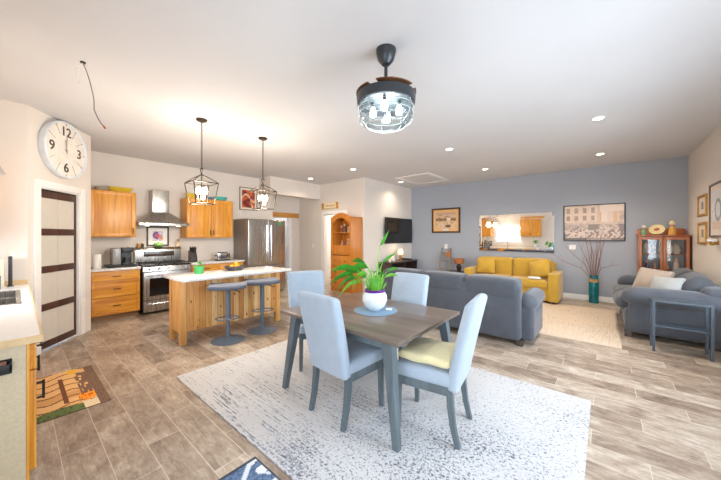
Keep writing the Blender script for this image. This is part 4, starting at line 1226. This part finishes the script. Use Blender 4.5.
for k in range(2):
    dr = MB().box(.07 + k * .70, .72 + k * .70, -.435, -.415, .11, .39, bevel=.003).build('drawer', M_darkwood, mc)
    MB().ball((.395 + k * .70, -.45, .25), .016).build('knob', M_bronze, dr)
ol = thing('console_lamp', 'small glowing gold table lamp on the dark media console', 'lamp', (TX + .25, 7.42, .751))
MB().lathe([(0, 0), (.055, 0), (.05, .02), (.025, .04), (.045, .10), (.03, .16), (0, .17)]).build('base', mat('amber_lamp_base', 'B07A3A', .3, .3), ol)
MB().lathe([(.03, .17), (.075, .19), (.085, .26), (.06, .32), (.02, .34), (0, .34)]).build('lamp_shade', glow('amber_shade', 'F0C890', 1.4), ol)
point('console_lamp_light', (TX + .34, 7.42, 1.15), 2.0, WARM, .06)
o = MB().soft(-.10, .10, -.08, .08, 0, .15, .06, puff=(.0, .02, .03), fn=lambda p: (p.x * (1.15 - p.z * 2.4), p.y * (1.1 - p.z * 2), p.z)).build('conch_shell', mat('shell_cream', 'E2D6C8', .4), None, (TX + .25, 6.96, .752)); tag(o, 'cream conch shell on the left end of the media console', 'shell')
o = MB().box(-.16, .16, -.10, .10, 0, .04, bevel=.004).build('media_box', M_black, None, (TX + .22, 7.78, .751)); tag(o, 'black set-top box on the media console beyond the lamp', 'box')
# candle on console front end
o = thing('candle_jar', 'cream candle jar on the near end of the media console', 'candle', (TX + .33, 6.74, .751)); MB().cyl((0, 0), .035, 0, .09).build('wax', mat('candle_cream', 'E6DAB8', .5), o); MB().cyl((0, 0), .003, .09, .105, seg=6).build('wick', M_black, o)

# ladder, side table, lamp
M_ladder = wood('driftwood_grey', '7C7068', '988C82', .6, 'z')
ld = thing('decorative_ladder', 'small grey wooden ladder leaning on the blue wall', 'ladder', (-3.70, 8.2, 0))
for s in (-1, 1): MB().bar((s * .19, -.02, 0), (s * .135, .27, 1.12), .045, .04, d0=.025, d1=.025).build('rail', M_ladder, ld)
for k in range(4):
    f = (.25 + k * .24) / 1.12; hw = .19 - .055 * f
    MB().bar((-hw, -.02 + .29 * f, 1.12 * f), (hw, -.02 + .29 * f, 1.12 * f), .03, .03).build('rung', M_ladder, ld)
o = thing('hanging_tag', 'orange hanging ornament on the top of the ladder', 'ornament', (-3.60, 8.37, .85)); MB().prism([(-.07, 0), (.07, 0), (.07, .13), (0, .2), (-.07, .13)], 'y', -.012, .012, bevel=.003).build('plaque', mat('terracotta_plaque', 'B8703A', .6), o); MB().tube([(0, .015, .17), (-.0, .05, .24), (0, .075, .25)], .004, seg=6).build('cord', M_bronze, o)
et = thing('end_table', 'small dark end table between the ladder and the yellow sofa', 'table', (-3.18, 8.1, 0))
MB().box(-.28, .26, -.2, .2, .45, .475, bevel=.004).build('table_top', M_darkwood, et)
for x in (-.24, .22):
    for y in (-.16, .16): MB().bar((x, y, 0), (x, y, .45), .025, .03).build('leg', M_darkwood, et)
MB().box(-.24, .22, -.16, .16, .16, .18).build('shelf', M_darkwood, et)
tl = thing('table_lamp', 'dark urn table lamp with brown shade on the end table', 'lamp', (-3.17, 8.1, .475))
MB().lathe([(0, 0), (.06, 0), (.05, .02), (.06, .07), (.075, .13), (.05, .20), (.025, .23), (.02, .26), (0, .26)]).build('base', M_bronze, tl)
b = MB(); b.open = True; b.lathe([(.125, .22), (.145, .37)]); b.build('lamp_shade', mat('rust_shade', 'A8683C', .8), tl)

# teal vase with branches
va = thing('floor_vase', 'tall teal glass vase on the floor by the blue wall', 'vase', (-.19, 8.27, 0))
M_teal = mat('teal_glass', '146A72', .08, 0, .35, 9)
MB().lathe([(0, 0), (.082, 0), (.09, .02), (.085, .10), (.09, .25), (.088, .44), (.078, .49), (.074, .57), (.08, .61), (.07, .61), (.066, .49), (.078, .44), (.078, .03), (0, .03)], seg=28).build('vase_body', M_teal, va)
MB().lathe([(.08, .46), (.088, .46), (.085, .53), (.078, .53), (.08, .46)], seg=24).build('twine_wrap', mat('twine', 'B08A50', .9), va)
M_twig = mat('twig_brown', '8A5E54', .7)
br = thing('branch_bundle', 'tall bare twigs standing in the teal floor vase', 'branches', (-.19, 8.27, .035))
TW = [((-.03, .5), (-.07, .90), (-.12, 1.25), (-.15, 1.5)), ((-.01, .5), (-.03, .9), (-.05, 1.25), (-.10, 1.55)), ((.02, .5), (.05, .95), (.10, 1.3), (.15, 1.56)),
      ((.03, .5), (.09, .9), (.15, 1.2), (.19, 1.48)), ((.01, .5), (.04, .9), (.06, 1.2), (.04, 1.45)), ((-.04, .5), (-.16, .82), (-.36, 1.02), (-.52, 1.22)), ((-.05, .5), (-.22, .72), (-.55, .86), (-.84, 1.08)),
      ((.04, .5), (.12, .74), (.28, .80), (.42, .84)), ((0, .5), (.0, 1.0), (-.06, 1.3), (-.04, 1.5)), ((-.02, .5), (-.10, .85), (-.22, 1.15), (-.30, 1.38)), ((.03, .5), (.10, .85), (.12, 1.15), (.11, 1.5))]
for k, tw in enumerate(TW):
    y0 = -.03 + .06 * hsh(k, 9)
    pts = [(0, 0, .03)] + [(x, y0 - .08 * hsh(k, i) + (.0 if i < 2 else -.02), z) for i, (x, z) in enumerate(tw)]
    b = MB().tube(pts, [.007, .007, .006, .0045, .0025], seg=6)
    p = Vector(pts[3]); b.tube([p, p + Vector((.06 * (1 if k % 2 else -1), -.02, .18))], [.003, .0015], seg=5)
    p = Vector(pts[2]); b.tube([p, p + Vector((.05 * (-1 if k % 2 else 1), .02, .24))], [.003, .0015], seg=5)
    b.build('twig', M_twig, br)

# curio cabinet
cu = thing('curio_cabinet', 'reddish brown glass-door curio cabinet in the corner', 'cabinet', (.50, BY - .02, 0))
CW = .735; CDp = .38; CT = 1.50
b = MB().box(0, CW, -CDp, 0, CT - .03, CT, bevel=.005).box(.02, .05, -CDp + .02, -.01, .10, CT - .03).box(CW - .05, CW - .02, -CDp + .02, -.01, .10, CT - .03).box(.02, CW - .02, -.02, -.01, .1, .6).box(.02, CW - .02, -CDp + .02, -.01, .10, .14).box(.02, CW - .02, -CDp + .02, -.01, .10, .60)
b.build('carcass', M_cherry, cu)
MB().prism([(0.02, CT), (CW - .02, CT), (CW - .02, CT + .11), (CW - .06, CT + .13), (.06, CT + .13), (.02, CT + .11)], 'y', -.03, -.01, bevel=.003).build('gallery_rail', M_cherry, cu)
for z in (.83, 1.13): MB().box(.05, CW - .05, -CDp + .04, -.02, z - .012, z, bevel=.002).build('shelf', M_cherry, cu)
for x in (.02, CW - .06):
    for y in (-CDp + .02, -.05): MB().bar((x + .02, y + .02, 0), (x + .02, y + .02, .1), .03, .04).build('foot', M_cherry, cu)
for k in range(2):
    a = .025 + k * (CW / 2 - .023); c = a + CW / 2 - .027
    dr = MB().box(a, a + .04, -CDp, -CDp + .02, .62, CT - .04, bevel=.002).box(c - .04, c, -CDp, -CDp + .02, .62, CT - .04, bevel=.002).box(a + .04, c - .04, -CDp, -CDp + .02, .62, .67).box(a + .04, c - .04, -CDp, -CDp + .02, CT - .09, CT - .04).build('door', M_cherry, cu)
    MB().box(a + .04, c - .04, -CDp + .008, -CDp + .012, .67, CT - .09).build('door_pane', M_glass, dr)
    m_ = MB()
    for q in (1, 2): x = a + .04 + (c - a - .08) * q / 3; m_.box(x - .004, x + .004, -CDp + .004, -CDp + .016, .67, .98 if k else 1.0)
    m_.build('muntin', M_cherry, dr)
    MB().ball((c - .02 if k == 0 else a + .02, -CDp - .012, 1.2), .012).build('door_knob', M_gold, dr)
    MB().box(a, c, -CDp, -CDp + .02, .14, .60, bevel=.003).build('lower_panel', M_cherry, cu)
def figure(name, label, cat, loc, h, c, hat=None):
    o = thing(name, label, cat, loc)
    r_ = h * .2
    MB().lathe([(0, 0), (r_, 0), (r_ * 1.05, h * .1), (r_ * .8, h * .45), (r_ * .45, h * .62), (0, h * .64)], seg=16).build('body', mat(name + '_' + c, c, .4), o)
    MB().ball((0, 0, h * .76), h * .15).build('head', mat('figurine_face', 'E6C8A8', .4), o)
    if hat: MB().lathe([(h * .16, h * .8), (h * .15, h * .86), (h * .06, h), (0, h)], seg=14).build('hat', mat(name + '_hat_' + hat, hat, .5), o)
    return o
cy = BY - .02
figure('figurine', 'green and white figurine on the left end of the curio cabinet', 'figurine', (.60, cy - .26, CT), .20, '6E9C78', 'D8D2C0')
figure('figurine', 'golden figurine with cream hat on the right end of the curio cabinet', 'figurine', (1.00, cy - .26, CT), .28, 'D8A048', 'E8D8A0')
pl = thing('decorative_plate', 'yellow oval plate with red centre propped on the curio cabinet', 'plate', (.80, cy - .13, CT + .112))
PM = Matrix.Rotation(R(78), 4, 'X')
MB().lathe([(0, 0), (.10, .0), (.118, .012), (.118, .017), (.098, .007), (0, .005)], seg=40, M=Matrix.Rotation(R(-14), 4, 'Y') @ PM, scale=(1, .84)).build('plate_rim', mat('yellow_plate_glaze', 'EADCA0', .2), pl)
MB().lathe([(0, .008), (.07, .0085), (.07, .0105), (0, .0105)], seg=32, M=Matrix.Rotation(R(-14), 4, 'Y') @ PM, scale=(1, .66)).build('plate_centre', mat('cream_plate_centre', 'EAD9B0', .3), pl)
MB().ball((0, 0, 0), .038, sc=(1.2, .8, .1), M=Matrix.Rotation(R(-14), 4, 'Y') @ PM @ Matrix.Translation((0, 0, .012))).build('plate_motif', mat('red_motif', 'B85A2A', .4), pl)
MB().box(-.05, .05, -.03, .09, -.111, -.104).box(-.04, .04, .06, .07, -.104, -.02).build('plate_stand', M_bronze, pl)
items = [(.14, 1.13, 0.23, 'B8AFA2', 'pale vase on the upper left curio shelf', 'vase'), (.25, 1.13, 0.16, '55505A', 'dark figurine on the upper left curio shelf', 'figurine'), (.45, 1.13, 0.24, 'DCD6CC', 'white vase on the upper right curio shelf', 'vase'), (.57, 1.13, 0.20, 'C9BEB0', 'beige vase on the far right of the upper curio shelf', 'vase'),
         (.15, .83, 0.16, '4E5A72', 'blue-grey figurine on the middle left curio shelf', 'figurine'), (.27, .83, 0.12, 'C6B49A', 'tan figurine on the middle left curio shelf', 'figurine'), (.44, .83, 0.14, 'D8CBB8', 'small cream figurine on the middle right curio shelf', 'figurine'), (.56, .83, 0.25, 'EBE4D8', 'tall white figurine on the middle right curio shelf', 'figurine')]
for x, z, h, c, lab, cat in items:
    if cat == 'vase':
        o = MB().lathe([(0, 0), (h * .22, 0), (h * .36, h * .35), (h * .3, h * .65), (h * .14, h * .85), (h * .2, h), (h * .15, h), (h * .1, h * .85), (0, h * .8)], seg=18).build('small_vase', mat('vase_' + c, c, .3), None, (.50 + x, cy - .18, z)); tag(o, lab, cat)
    else: figure('figurine', lab, cat, (.50 + x, cy - .18, z), h, c)

# slate side table in front of the loveseat
sd = thing('side_table', 'narrow dark slate side table in front of the loveseat arm', 'table', (.725, 5.42, 0))
M_sdt = mat('dark_slate_paint', '414C57', .45, 0, .1)
MB().box(-.26, .26, -.14, .14, .632, .655, bevel=.004).build('table_top', M_sdt, sd)
for x in (-.245, .245):
    for y in (-.125, .125): MB().bar((x, y, 0), (x, y, .632), .027, .027).build('leg', M_sdt, sd)
MB().box(-.235, .235, -.12, .12, .315, .333, bevel=.003).build('shelf', M_sdt, sd)

# bookcase
bc = thing('bookcase', 'orange pine bookcase with arched top beside the laundry doorway', 'bookcase', (-5.72, 6.0, 0))
BW = .74; BDp = .44; BT = 2.03
b = MB().box(0, .03, -BDp, 0, 0, BT - .07).box(BW - .03, BW, -BDp, 0, 0, BT - .07).box(.03, BW - .03, -.02, 0, 0, BT - .07).box(0, BW, -BDp + .02, 0, BT - .08, BT - .05).box(.03, BW - .03, -BDp + .01, -.02, 0, .08)
b.build('carcass', M_orangewood, bc)
out = [(0, BT - .22), (.06, BT - .22)]
for k in range(13):
    f = k / 12; out.append((.06 + (BW - .12) * f, BT - .22 + .15 * math.sin(PI * f)))
out += [(BW, BT - .22)]
top = [(BW, BT - .06)]
for k in range(12, -1, -1):
    f = k / 12; top.append((BW * f, BT - .06 + .12 * math.sin(PI * f)))
MB().prism(out + top[1:], 'y', -BDp - .02, -BDp + .01).build('arched_top', M_orangewood, bc)
MB().box(0, .06, -BDp - .02, -BDp + .01, .0, BT - .22).box(BW - .06, BW, -BDp - .02, -BDp + .01, 0, BT - .22).build('face_frame', M_orangewood, bc)
for z in (1.58, 1.24): MB().box(.03, BW - .03, -BDp + .01, -.02, z - .02, z, bevel=.003).build('shelf', M_orangewood, bc)
MB().box(.06, BW - .06, -BDp - .005, -BDp + .012, .98, 1.22, bevel=.004).build('drop_panel', M_orangewood, bc)
for k in range(3):
    dr = MB().box(.065, BW - .065, -BDp - .025, -BDp + .01, .09 + k * .295, .37 + k * .295, bevel=.005).build('drawer', M_orangewood, bc)
    for x in (.2, BW - .2): MB().ball((x, -BDp - .035, .23 + k * .295), .016).build('knob', M_bronze, dr)
bks = [(.18, 1.58, 0.21, 'A2543A', 'red-brown figurine on the upper bookcase shelf'), (.30, 1.58, 0.26, '8A5A44', 'brown figurine in the middle of the upper bookcase shelf'), (.55, 1.58, 0.24, '4A6A9A', 'blue figurine on the right of the upper bookcase shelf'), (.44, 1.58, 0.18, 'D8C8B0', 'cream figurine on the upper bookcase shelf'),
       (.20, 1.24, 0.14, 'E0D4C0', 'small cream figurine on the lower bookcase shelf'), (.42, 1.24, 0.20, 'C8B89A', 'tan figurine in the middle of the lower bookcase shelf'), (.56, 1.24, 0.22, '7A8AA0', 'grey-blue figurine on the right of the lower bookcase shelf')]
for x, z, h, c, lab in bks: figure('figurine', lab, 'figurine', (-5.72 + x, 5.78, z), h, c)

# wall plaque above the laundry doorway
def art_sign(u, v):
    if u < .14 or u > .86: return (206, 150, 70) if hsh(int(u * 30), int(v * 9)) > .35 else (150, 104, 50)
    if v < .2: return (190, 178, 140)
    return (238, 214, 176)
pq = thing('wall_plaque', 'cream wall plaque with dark script above the laundry doorway', 'plaque', (-6.25, DY - .001, 2.375))
MB().box(-.36, .36, -.015, 0, -.10, .10, bevel=.003).build('board', M_tan, pq)
picture_mesh('print', .70, .18, 42, 12, art_sign, pq, -.0165, M_print)
b = MB()   # illegible flowing script, drawn as a continuous stroke
pts = [(-.20 + .40 * k / 40, -.018, .006 + .028 * math.sin(k * 1.25) * (.6 + .4 * math.sin(k * .7))) for k in range(41)]
b.tube(pts, .005, seg=5).build('script', mat('script_brown', '6A4A34', .6), pq)

# laundry room glimpse: white washer and a green plant stand
ws = thing('washing_machine', 'white appliance glimpsed through the laundry doorway', 'appliance', (-6.85, 8.46, 0))
MB().box(-.34, .34, -.66, 0, .02, .92, bevel=.01).build('body', M_white, ws)
MB().lathe([(.14, 0), (.19, 0), (.19, .03), (.15, .035), (.14, 0)], seg=28, M=Matrix.Translation((0, -.66, .48)) @ RM).build('porthole', M_chrome, ws)
MB().box(-.30, .30, -.668, -.655, .78, .88).build('control_strip', mat('appliance_grey', 'B9BBBD', .3), ws)
o = MB().box(-.22, .22, -.18, .18, 0, .26, bevel=.01).build('laundry_box', mat('lime_box', 'A9C86A', .6), None, (-6.85, 8.1, .921)); tag(o, 'green box on the white appliance in the laundry room', 'box')

# ================================================================== RUGS AND MATS
def dining_rug_mat():
    k = NT('cream_streak_rug')
    tc = k.new('ShaderNodeTexCoord'); sp = k.new('ShaderNodeSeparateXYZ'); k.link(tc.outputs['Object'], sp.inputs[0])
    X, Y = sp.outputs[0], sp.outputs[1]
    lines = k.noise(k.coord((1.6, 75, 1)), 1.0, 3, .6)
    breaks = k.noise(k.coord((16, 60, 1)), 1.0, 2, .6)
    lines = k.math('ADD', k.math('MULTIPLY', lines, .62), k.math('MULTIPLY', breaks, .38))
    speck = k.noise(k.coord((52, 62, 1)), 1.0, 3, .7, .6)
    cloud = k.noise(k.coord((1.1, 1.6, 1)), 1.3, 2, .5)
    t = k.new('ShaderNodeClamp'); k.link(k.math('MULTIPLY', k.math('ADD', X, .55), .8), t.inputs[0]); t = t.outputs[0]
    f = k.math('ADD', k.math('MULTIPLY', lines, k.math('SUBTRACT', 1.0, t)), k.math('MULTIPLY', speck, t))
    dens = k.math('ADD', k.math('MULTIPLY', k.math('SUBTRACT', cloud, .5), .22), k.math('MULTIPLY', Y, -.035))
    fade = k.math('MULTIPLY', k.math('SUBTRACT', 1.0, t), k.math('SUBTRACT', k.math('MULTIPLY', X, .045), -.02))
    f = k.math('ADD', k.math('ADD', f, dens), fade)
    k.col(k.ramp(f, [(.535, lin('C6C4C2')), (.595, lin('8B8F96')), (.68, lin('5A5E66'))])); k.rough(.95)
    k.b.inputs['Specular IOR Level'].default_value = .15
    k.bump(k.noise(k.coord(), 160, 2), .4, .004)
    return k.m
M_rug = dining_rug_mat()
rg = MB().box(-1.67, 1.67, -1.11, 1.11, 0, .010, bevel=.002).build('dining_rug', M_rug, None, (-1.765, 2.195, 0)); tag(rg, 'large pale rug with broken grey streaks under the dining table', 'rug')
M_rug2 = streak_rug('beige_streak_rug', 'CCBDAC', 'A09182', 80, 4, (0, 0, .52), 'D9B88E')
rg = MB().box(-1.95, 1.95, -1.25, 1.25, 0, .010, bevel=.002).build('living_rug', M_rug2, None, (-1.78, 6.36, 0)); tag(rg, 'beige streaked rug between the yellow sofa and the grey sofa', 'rug')
def art_navy(u, v):
    x, y = u * 6, v * 4
    if u < .02 or v < .02 or u > .98 or v > .98: return (60, 66, 80)
    if abs((x + .5 * y) % 1.5 - .75 - .2 * math.sin(y * 3)) < .13: return (214, 220, 224)
    if abs((y - .6 * x) % 1.3 - .6) < .07 and hsh(int(x), int(y)) > .4: return (206, 212, 218)
    if math.hypot(x % 1.7 - .8, y % 1.5 - .8) < .2: return (220, 224, 226)
    return (98, 122, 152) if hsh(int(u * 80), int(v * 60)) > .4 else (74, 96, 126)
nm = thing('navy_mat', 'navy mat with white branch pattern beside the dining rug', 'mat', (-1.30, .71, 0))
MB().box(-.49, .49, -.325, .325, 0, .006).build('mat_base', mat('navy_mat_edge', '3A3F4C', .9), nm)
picture_mesh('mat_pattern', .98, .65, 90, 60, art_navy, nm, .0068, print_mat('mat_pile', .95), True)
def art_door(u, v):
    # u: along X towards the right of the mat, v: along Y
    if u > .84 or (u > .64 and .30 < v < .85 and hsh(int(u * 40), int(v * 14)) > .25): return (122, 96, 78) if hsh(int(u * 60), int(v * 60)) > .4 else (108, 84, 68)
    if v < .14 - .1 * abs(u - .35) and u < .62: return (92, 112, 62) if hsh(int(u * 30), int(v * 30)) > .3 else (70, 86, 50)
    if (u - .72) ** 2 / .016 + (v - .26 - .02 * math.sin(u * 60)) ** 2 / .012 < 1: return (236, 150, 30) if hsh(int(u * 40), int(v * 30)) > .3 else (206, 96, 24)
    if .55 < u < .7 and v > .88: return (226, 176, 40)
    if u > .6 and v < .14: return (222, 204, 170)
    if .38 < u < .44 and .2 < v < .8: return (110, 66, 44)
    fv = (v * 7 + .25 * math.sin(u * 9)) % 1
    if fv < .16: return (120, 80, 48)
    return (222, 178, 120) if hsh(int(v * 7), 3) > .4 else (204, 154, 96)
dm = thing('kitchen_mat', 'brown printed mat with planks and orange flowers by the sink counter', 'mat', (-3.95, .335, 0))
MB().box(-.54, .54, -.225, .225, 0, .006).build('mat_base', mat('brown_mat_edge', '5A4434', .9), dm)
pm = picture_mesh('mat_print', 1.08, .45, 96, 56, lambda u, v: art_door(v, 1 - u), dm, .0068, print_mat('mat_pile', .95), True)

# ================================================================== DINING TABLE, CHAIRS
TZ = .01
dt = thing('dining_table', 'grey-brown wooden dining table with splayed legs', 'table', (-1.735, 2.195, TZ))
TW2, TD2 = .675, .54
MB().box(-TW2, TW2, -TD2, TD2, .722, .75, bevel=.004).build('table_top', M_tabletop, dt)
MB().box(-TW2 + .13, TW2 - .13, -TD2 + .10, -TD2 + .125, .635, .722).box(-TW2 + .13, TW2 - .13, TD2 - .125, TD2 - .10, .635, .722).box(-TW2 + .12, -TW2 + .145, -TD2 + .11, TD2 - .11, .635, .722).box(TW2 - .145, TW2 - .12, -TD2 + .11, TD2 - .11, .635, .722).build('apron', M_greywood, dt)
for sx in (-1, 1):
    for sy in (-1, 1):
        MB().bar((sx * (TW2 - .035), sy * (TD2 - .035), 0), (sx * (TW2 - .14), sy * (TD2 - .09), .722), .045, .085, d0=.045, d1=.07).build('leg', M_greywood, dt)


def make_chair(label, loc, rz):
    """upholstered dining chair facing local -y"""
    o = thing('dining_chair', label, 'chair', loc, rz, 'dining chairs')
    MB().soft(-.225, .225, -.235, .215, .40, .50, .035, n=6, puff=(0, .01, .02)).build('seat', M_chairf, o)
    MB().box(-.215, .215, -.225, -.20, .345, .41).box(-.215, .215, .17, .195, .345, .41).box(-.215, -.19, -.20, .17, .345, .41).box(.19, .215, -.20, .17, .345, .41).build('seat_frame', M_greywood, o)
    def lean(p):
        t_ = max(0, p.z - .40) / .6
        return (p.x * (1 + .06 * t_), p.y + .13 * t_ ** 1.15, p.z)
    def lean2(p):
        q = lean(p); return q
    b = MB().soft(-.22, .22, .165, .25, .37, 1.015, .035, n=8, puff=(.006, .008, .008), fn=lean2)
    b.build('backrest', M_chairf, o)
    for x in (-.075, .075):
        t_ = (.74 - .4) / .6
        MB().ball((x, .165 + .13 * t_ ** 1.15 - .004, .74), .012, sc=(1, .5, 1), seg=10).build('tuft_button', M_chairf, o)
    for s in (-1, 1):
        MB().bar((s * .20, -.205, 0), (s * .195, -.20, .40), .03, .042).build('leg', M_greywood, o)
        t = MB(); P_ = [(0, .245, .0, .034), (.14, .212, 0, .038), (.28, .195, 0, .042), (.40, .19, 0, .045)]
        for (z0, y0, _, w0), (z1, y1, _, w1) in zip(P_, P_[1:]): t.bar((s * .195, y0, z0), (s * .195, y1, z1), w0, w1)
        t.build('leg', M_greywood, o)
    return o
ch = make_chair('pale grey dining chair nearest the camera, seen from behind', (-1.695, 1.85, TZ), R(177))
dup(ch, (-1.79, 2.74, TZ), R(0), 'pale grey dining chair on the sofa side of the table')
dup(ch, (-2.64, 2.27, TZ), R(66), 'pale grey dining chair at the island end of the table')
dup(ch, (-1.05, 2.135, TZ), R(-82), 'pale grey dining chair with yellow seat cushion at the right table end')
# tie-on seat pad
M_pad = fabric('butter_cushion', 'D9CDA2', .12)
sp3 = MB().soft(-.19, .21, -.20, .20, -.025, .035, .028, n=8, puff=(0, 0, .022), fn=lambda p: (p.x, p.y, p.z + .004 * math.sin(p.x * 30) * math.sin(p.y * 26))).build('seat_cushion', M_pad, None, (-1.07, 2.135, TZ + .548), R(8)); tag(sp3, 'pale yellow seat cushion on the right end dining chair', 'cushion')

# on the table
pmt = MB().lathe([(0, 0), (.205, 0), (.21, .002), (.205, .005), (0, .005)], seg=48).build('placemat', mat('slate_blue_placemat', '7C97AE', .7, 0, .06, 60), None, (-1.70, 2.245, TZ + .75)); tag(pmt, 'round slate blue placemat under the plant pot', 'placemat')
pt = thing('peace_lily', 'leafy green plant in a round white pot on the dining table', 'plant', (-1.72, 2.26, TZ + .756))
MB().lathe([(0, 0), (.06, 0), (.10, .035), (.122, .09), (.118, .14), (.098, .175), (.09, .175), (.108, .14), (.11, .09), (.09, .04), (0, .03)], seg=36).build('pot', mat('white_glazed_pot', 'E6EAEE', .12, 0, .01), pt)
MB().lathe([(.085, .150), (.099, .168), (.102, .19), (.095, .198), (.085, .19), (.08, .15), (.085, .150)], seg=36).build('purple_liner', mat('purple_foil', '6A2A8A', .35, .2), pt)
MB().cyl((0, 0), .09, .12, .165).build('soil', mat('potting_soil', '3A2A20', .95), pt)
b = MB(); rx = Vector((.765, .644, 0)); az0 = math.atan2(rx.y, rx.x)      # az0: towards the right of the photograph
def stemleaf(az, reach, top, L, wd, droop, m):
    d = Vector((math.cos(az), math.sin(az), 0)); e = d * reach + Vector((0, 0, top))
    b.tube([(d.x * .02, d.y * .02, .15), (d.x * reach * .4, d.y * reach * .4, .15 + (top - .15) * .62), tuple(e)], [.005, .004, .003], M_green2, seg=5)
    leaf(b, tuple(e), az, L, wd, .03, droop, m, n=8, roll=-.9 * math.cos(az - az0) )
stemleaf(az0 + PI, .17, .38, .26, .085, .04, M_green); stemleaf(az0 + PI - .25, .12, .36, .22, .11, .10, M_green)
stemleaf(az0 + PI + .3, .18, .30, .22, .07, .16, M_green); stemleaf(az0 + PI - .5, .10, .44, .16, .07, .02, M_green)
stemleaf(az0 + PI + .15, .14, .26, .22, .06, .18, M_green2); stemleaf(az0 + PI + .8, .12, .32, .18, .07, .12, M_green)
stemleaf(az0 + PI / 2, .06, .34, .16, .07, .05, M_green); stemleaf(az0 - PI / 2, .08, .30, .15, .06, .08, M_green)
stemleaf(az0 + .1, .08, .46, .13, .05, -.06, M_green); stemleaf(az0 - .2, .05, .62, .09, .06, -.12, M_green); stemleaf(az0 + .4, .10, .30, .16, .05, .02, M_green2)
stemleaf(az0 + .2, .12, .36, .12, .045, .0, M_green)
stemleaf(az0 + PI - .15, .06, .40, .20, .09, .08, M_green); stemleaf(az0 + PI + .45, .08, .34, .20, .08, .14, M_green2)
stemleaf(az0 + PI + .1, .20, .33, .24, .07, .12, M_green); stemleaf(az0 - .9, .05, .34, .14, .06, .04, M_green); stemleaf(az0 + .9, .05, .42, .12, .05, -.02, M_green2)
for k in range(34):
    a = k * 2.4; r0 = .075 * math.sqrt(hsh(k, 3)); h_ = .09 + .16 * hsh(k, 4)
    x, y = r0 * math.cos(a), r0 * math.sin(a); lx, ly = x * 1.7 + .02 * (hsh(k, 7) - .5), y * 1.7 + .02 * (hsh(k, 8) - .5)
    b.tube([(x, y, .15), ((x + lx) / 2, (y + ly) / 2, .17 + h_ * .6), (lx, ly, .17 + h_)], [.006, .005, .0015], M_green2, seg=5)
b.build('foliage', None, pt)
o = MB().box(-.03, .03, -.02, .02, 0, .012, bevel=.003).build('small_packet', M_white, None, (-1.60, 2.33, TZ + .7565), .5); tag(o, 'small white packet on the placemat beside the plant pot', 'packet')
# dark tray holder on the counter end panel
ph = thing('panel_holder', 'small dark holder mounted on the counter end panel', 'holder', (-2.53, .0, .0))
MB().box(0, .07, -.16, -.01, .735, .745, M_black, bevel=.002).box(0.06, .07, -.16, -.01, .745, .785, bevel=.002).box(0, .07, -.16, -.152, .745, .785).box(0, .07, -.018, -.01, .745, .785).box(0, .006, -.16, -.01, .745, .80).build('tray', mat('dark_holder', '37363A', .4, .4), ph)
MB().box(.012, .05, -.14, -.03, .75, .795, bevel=.004).build('insert', mat('brown_insert', '7A4A34', .5), ph)
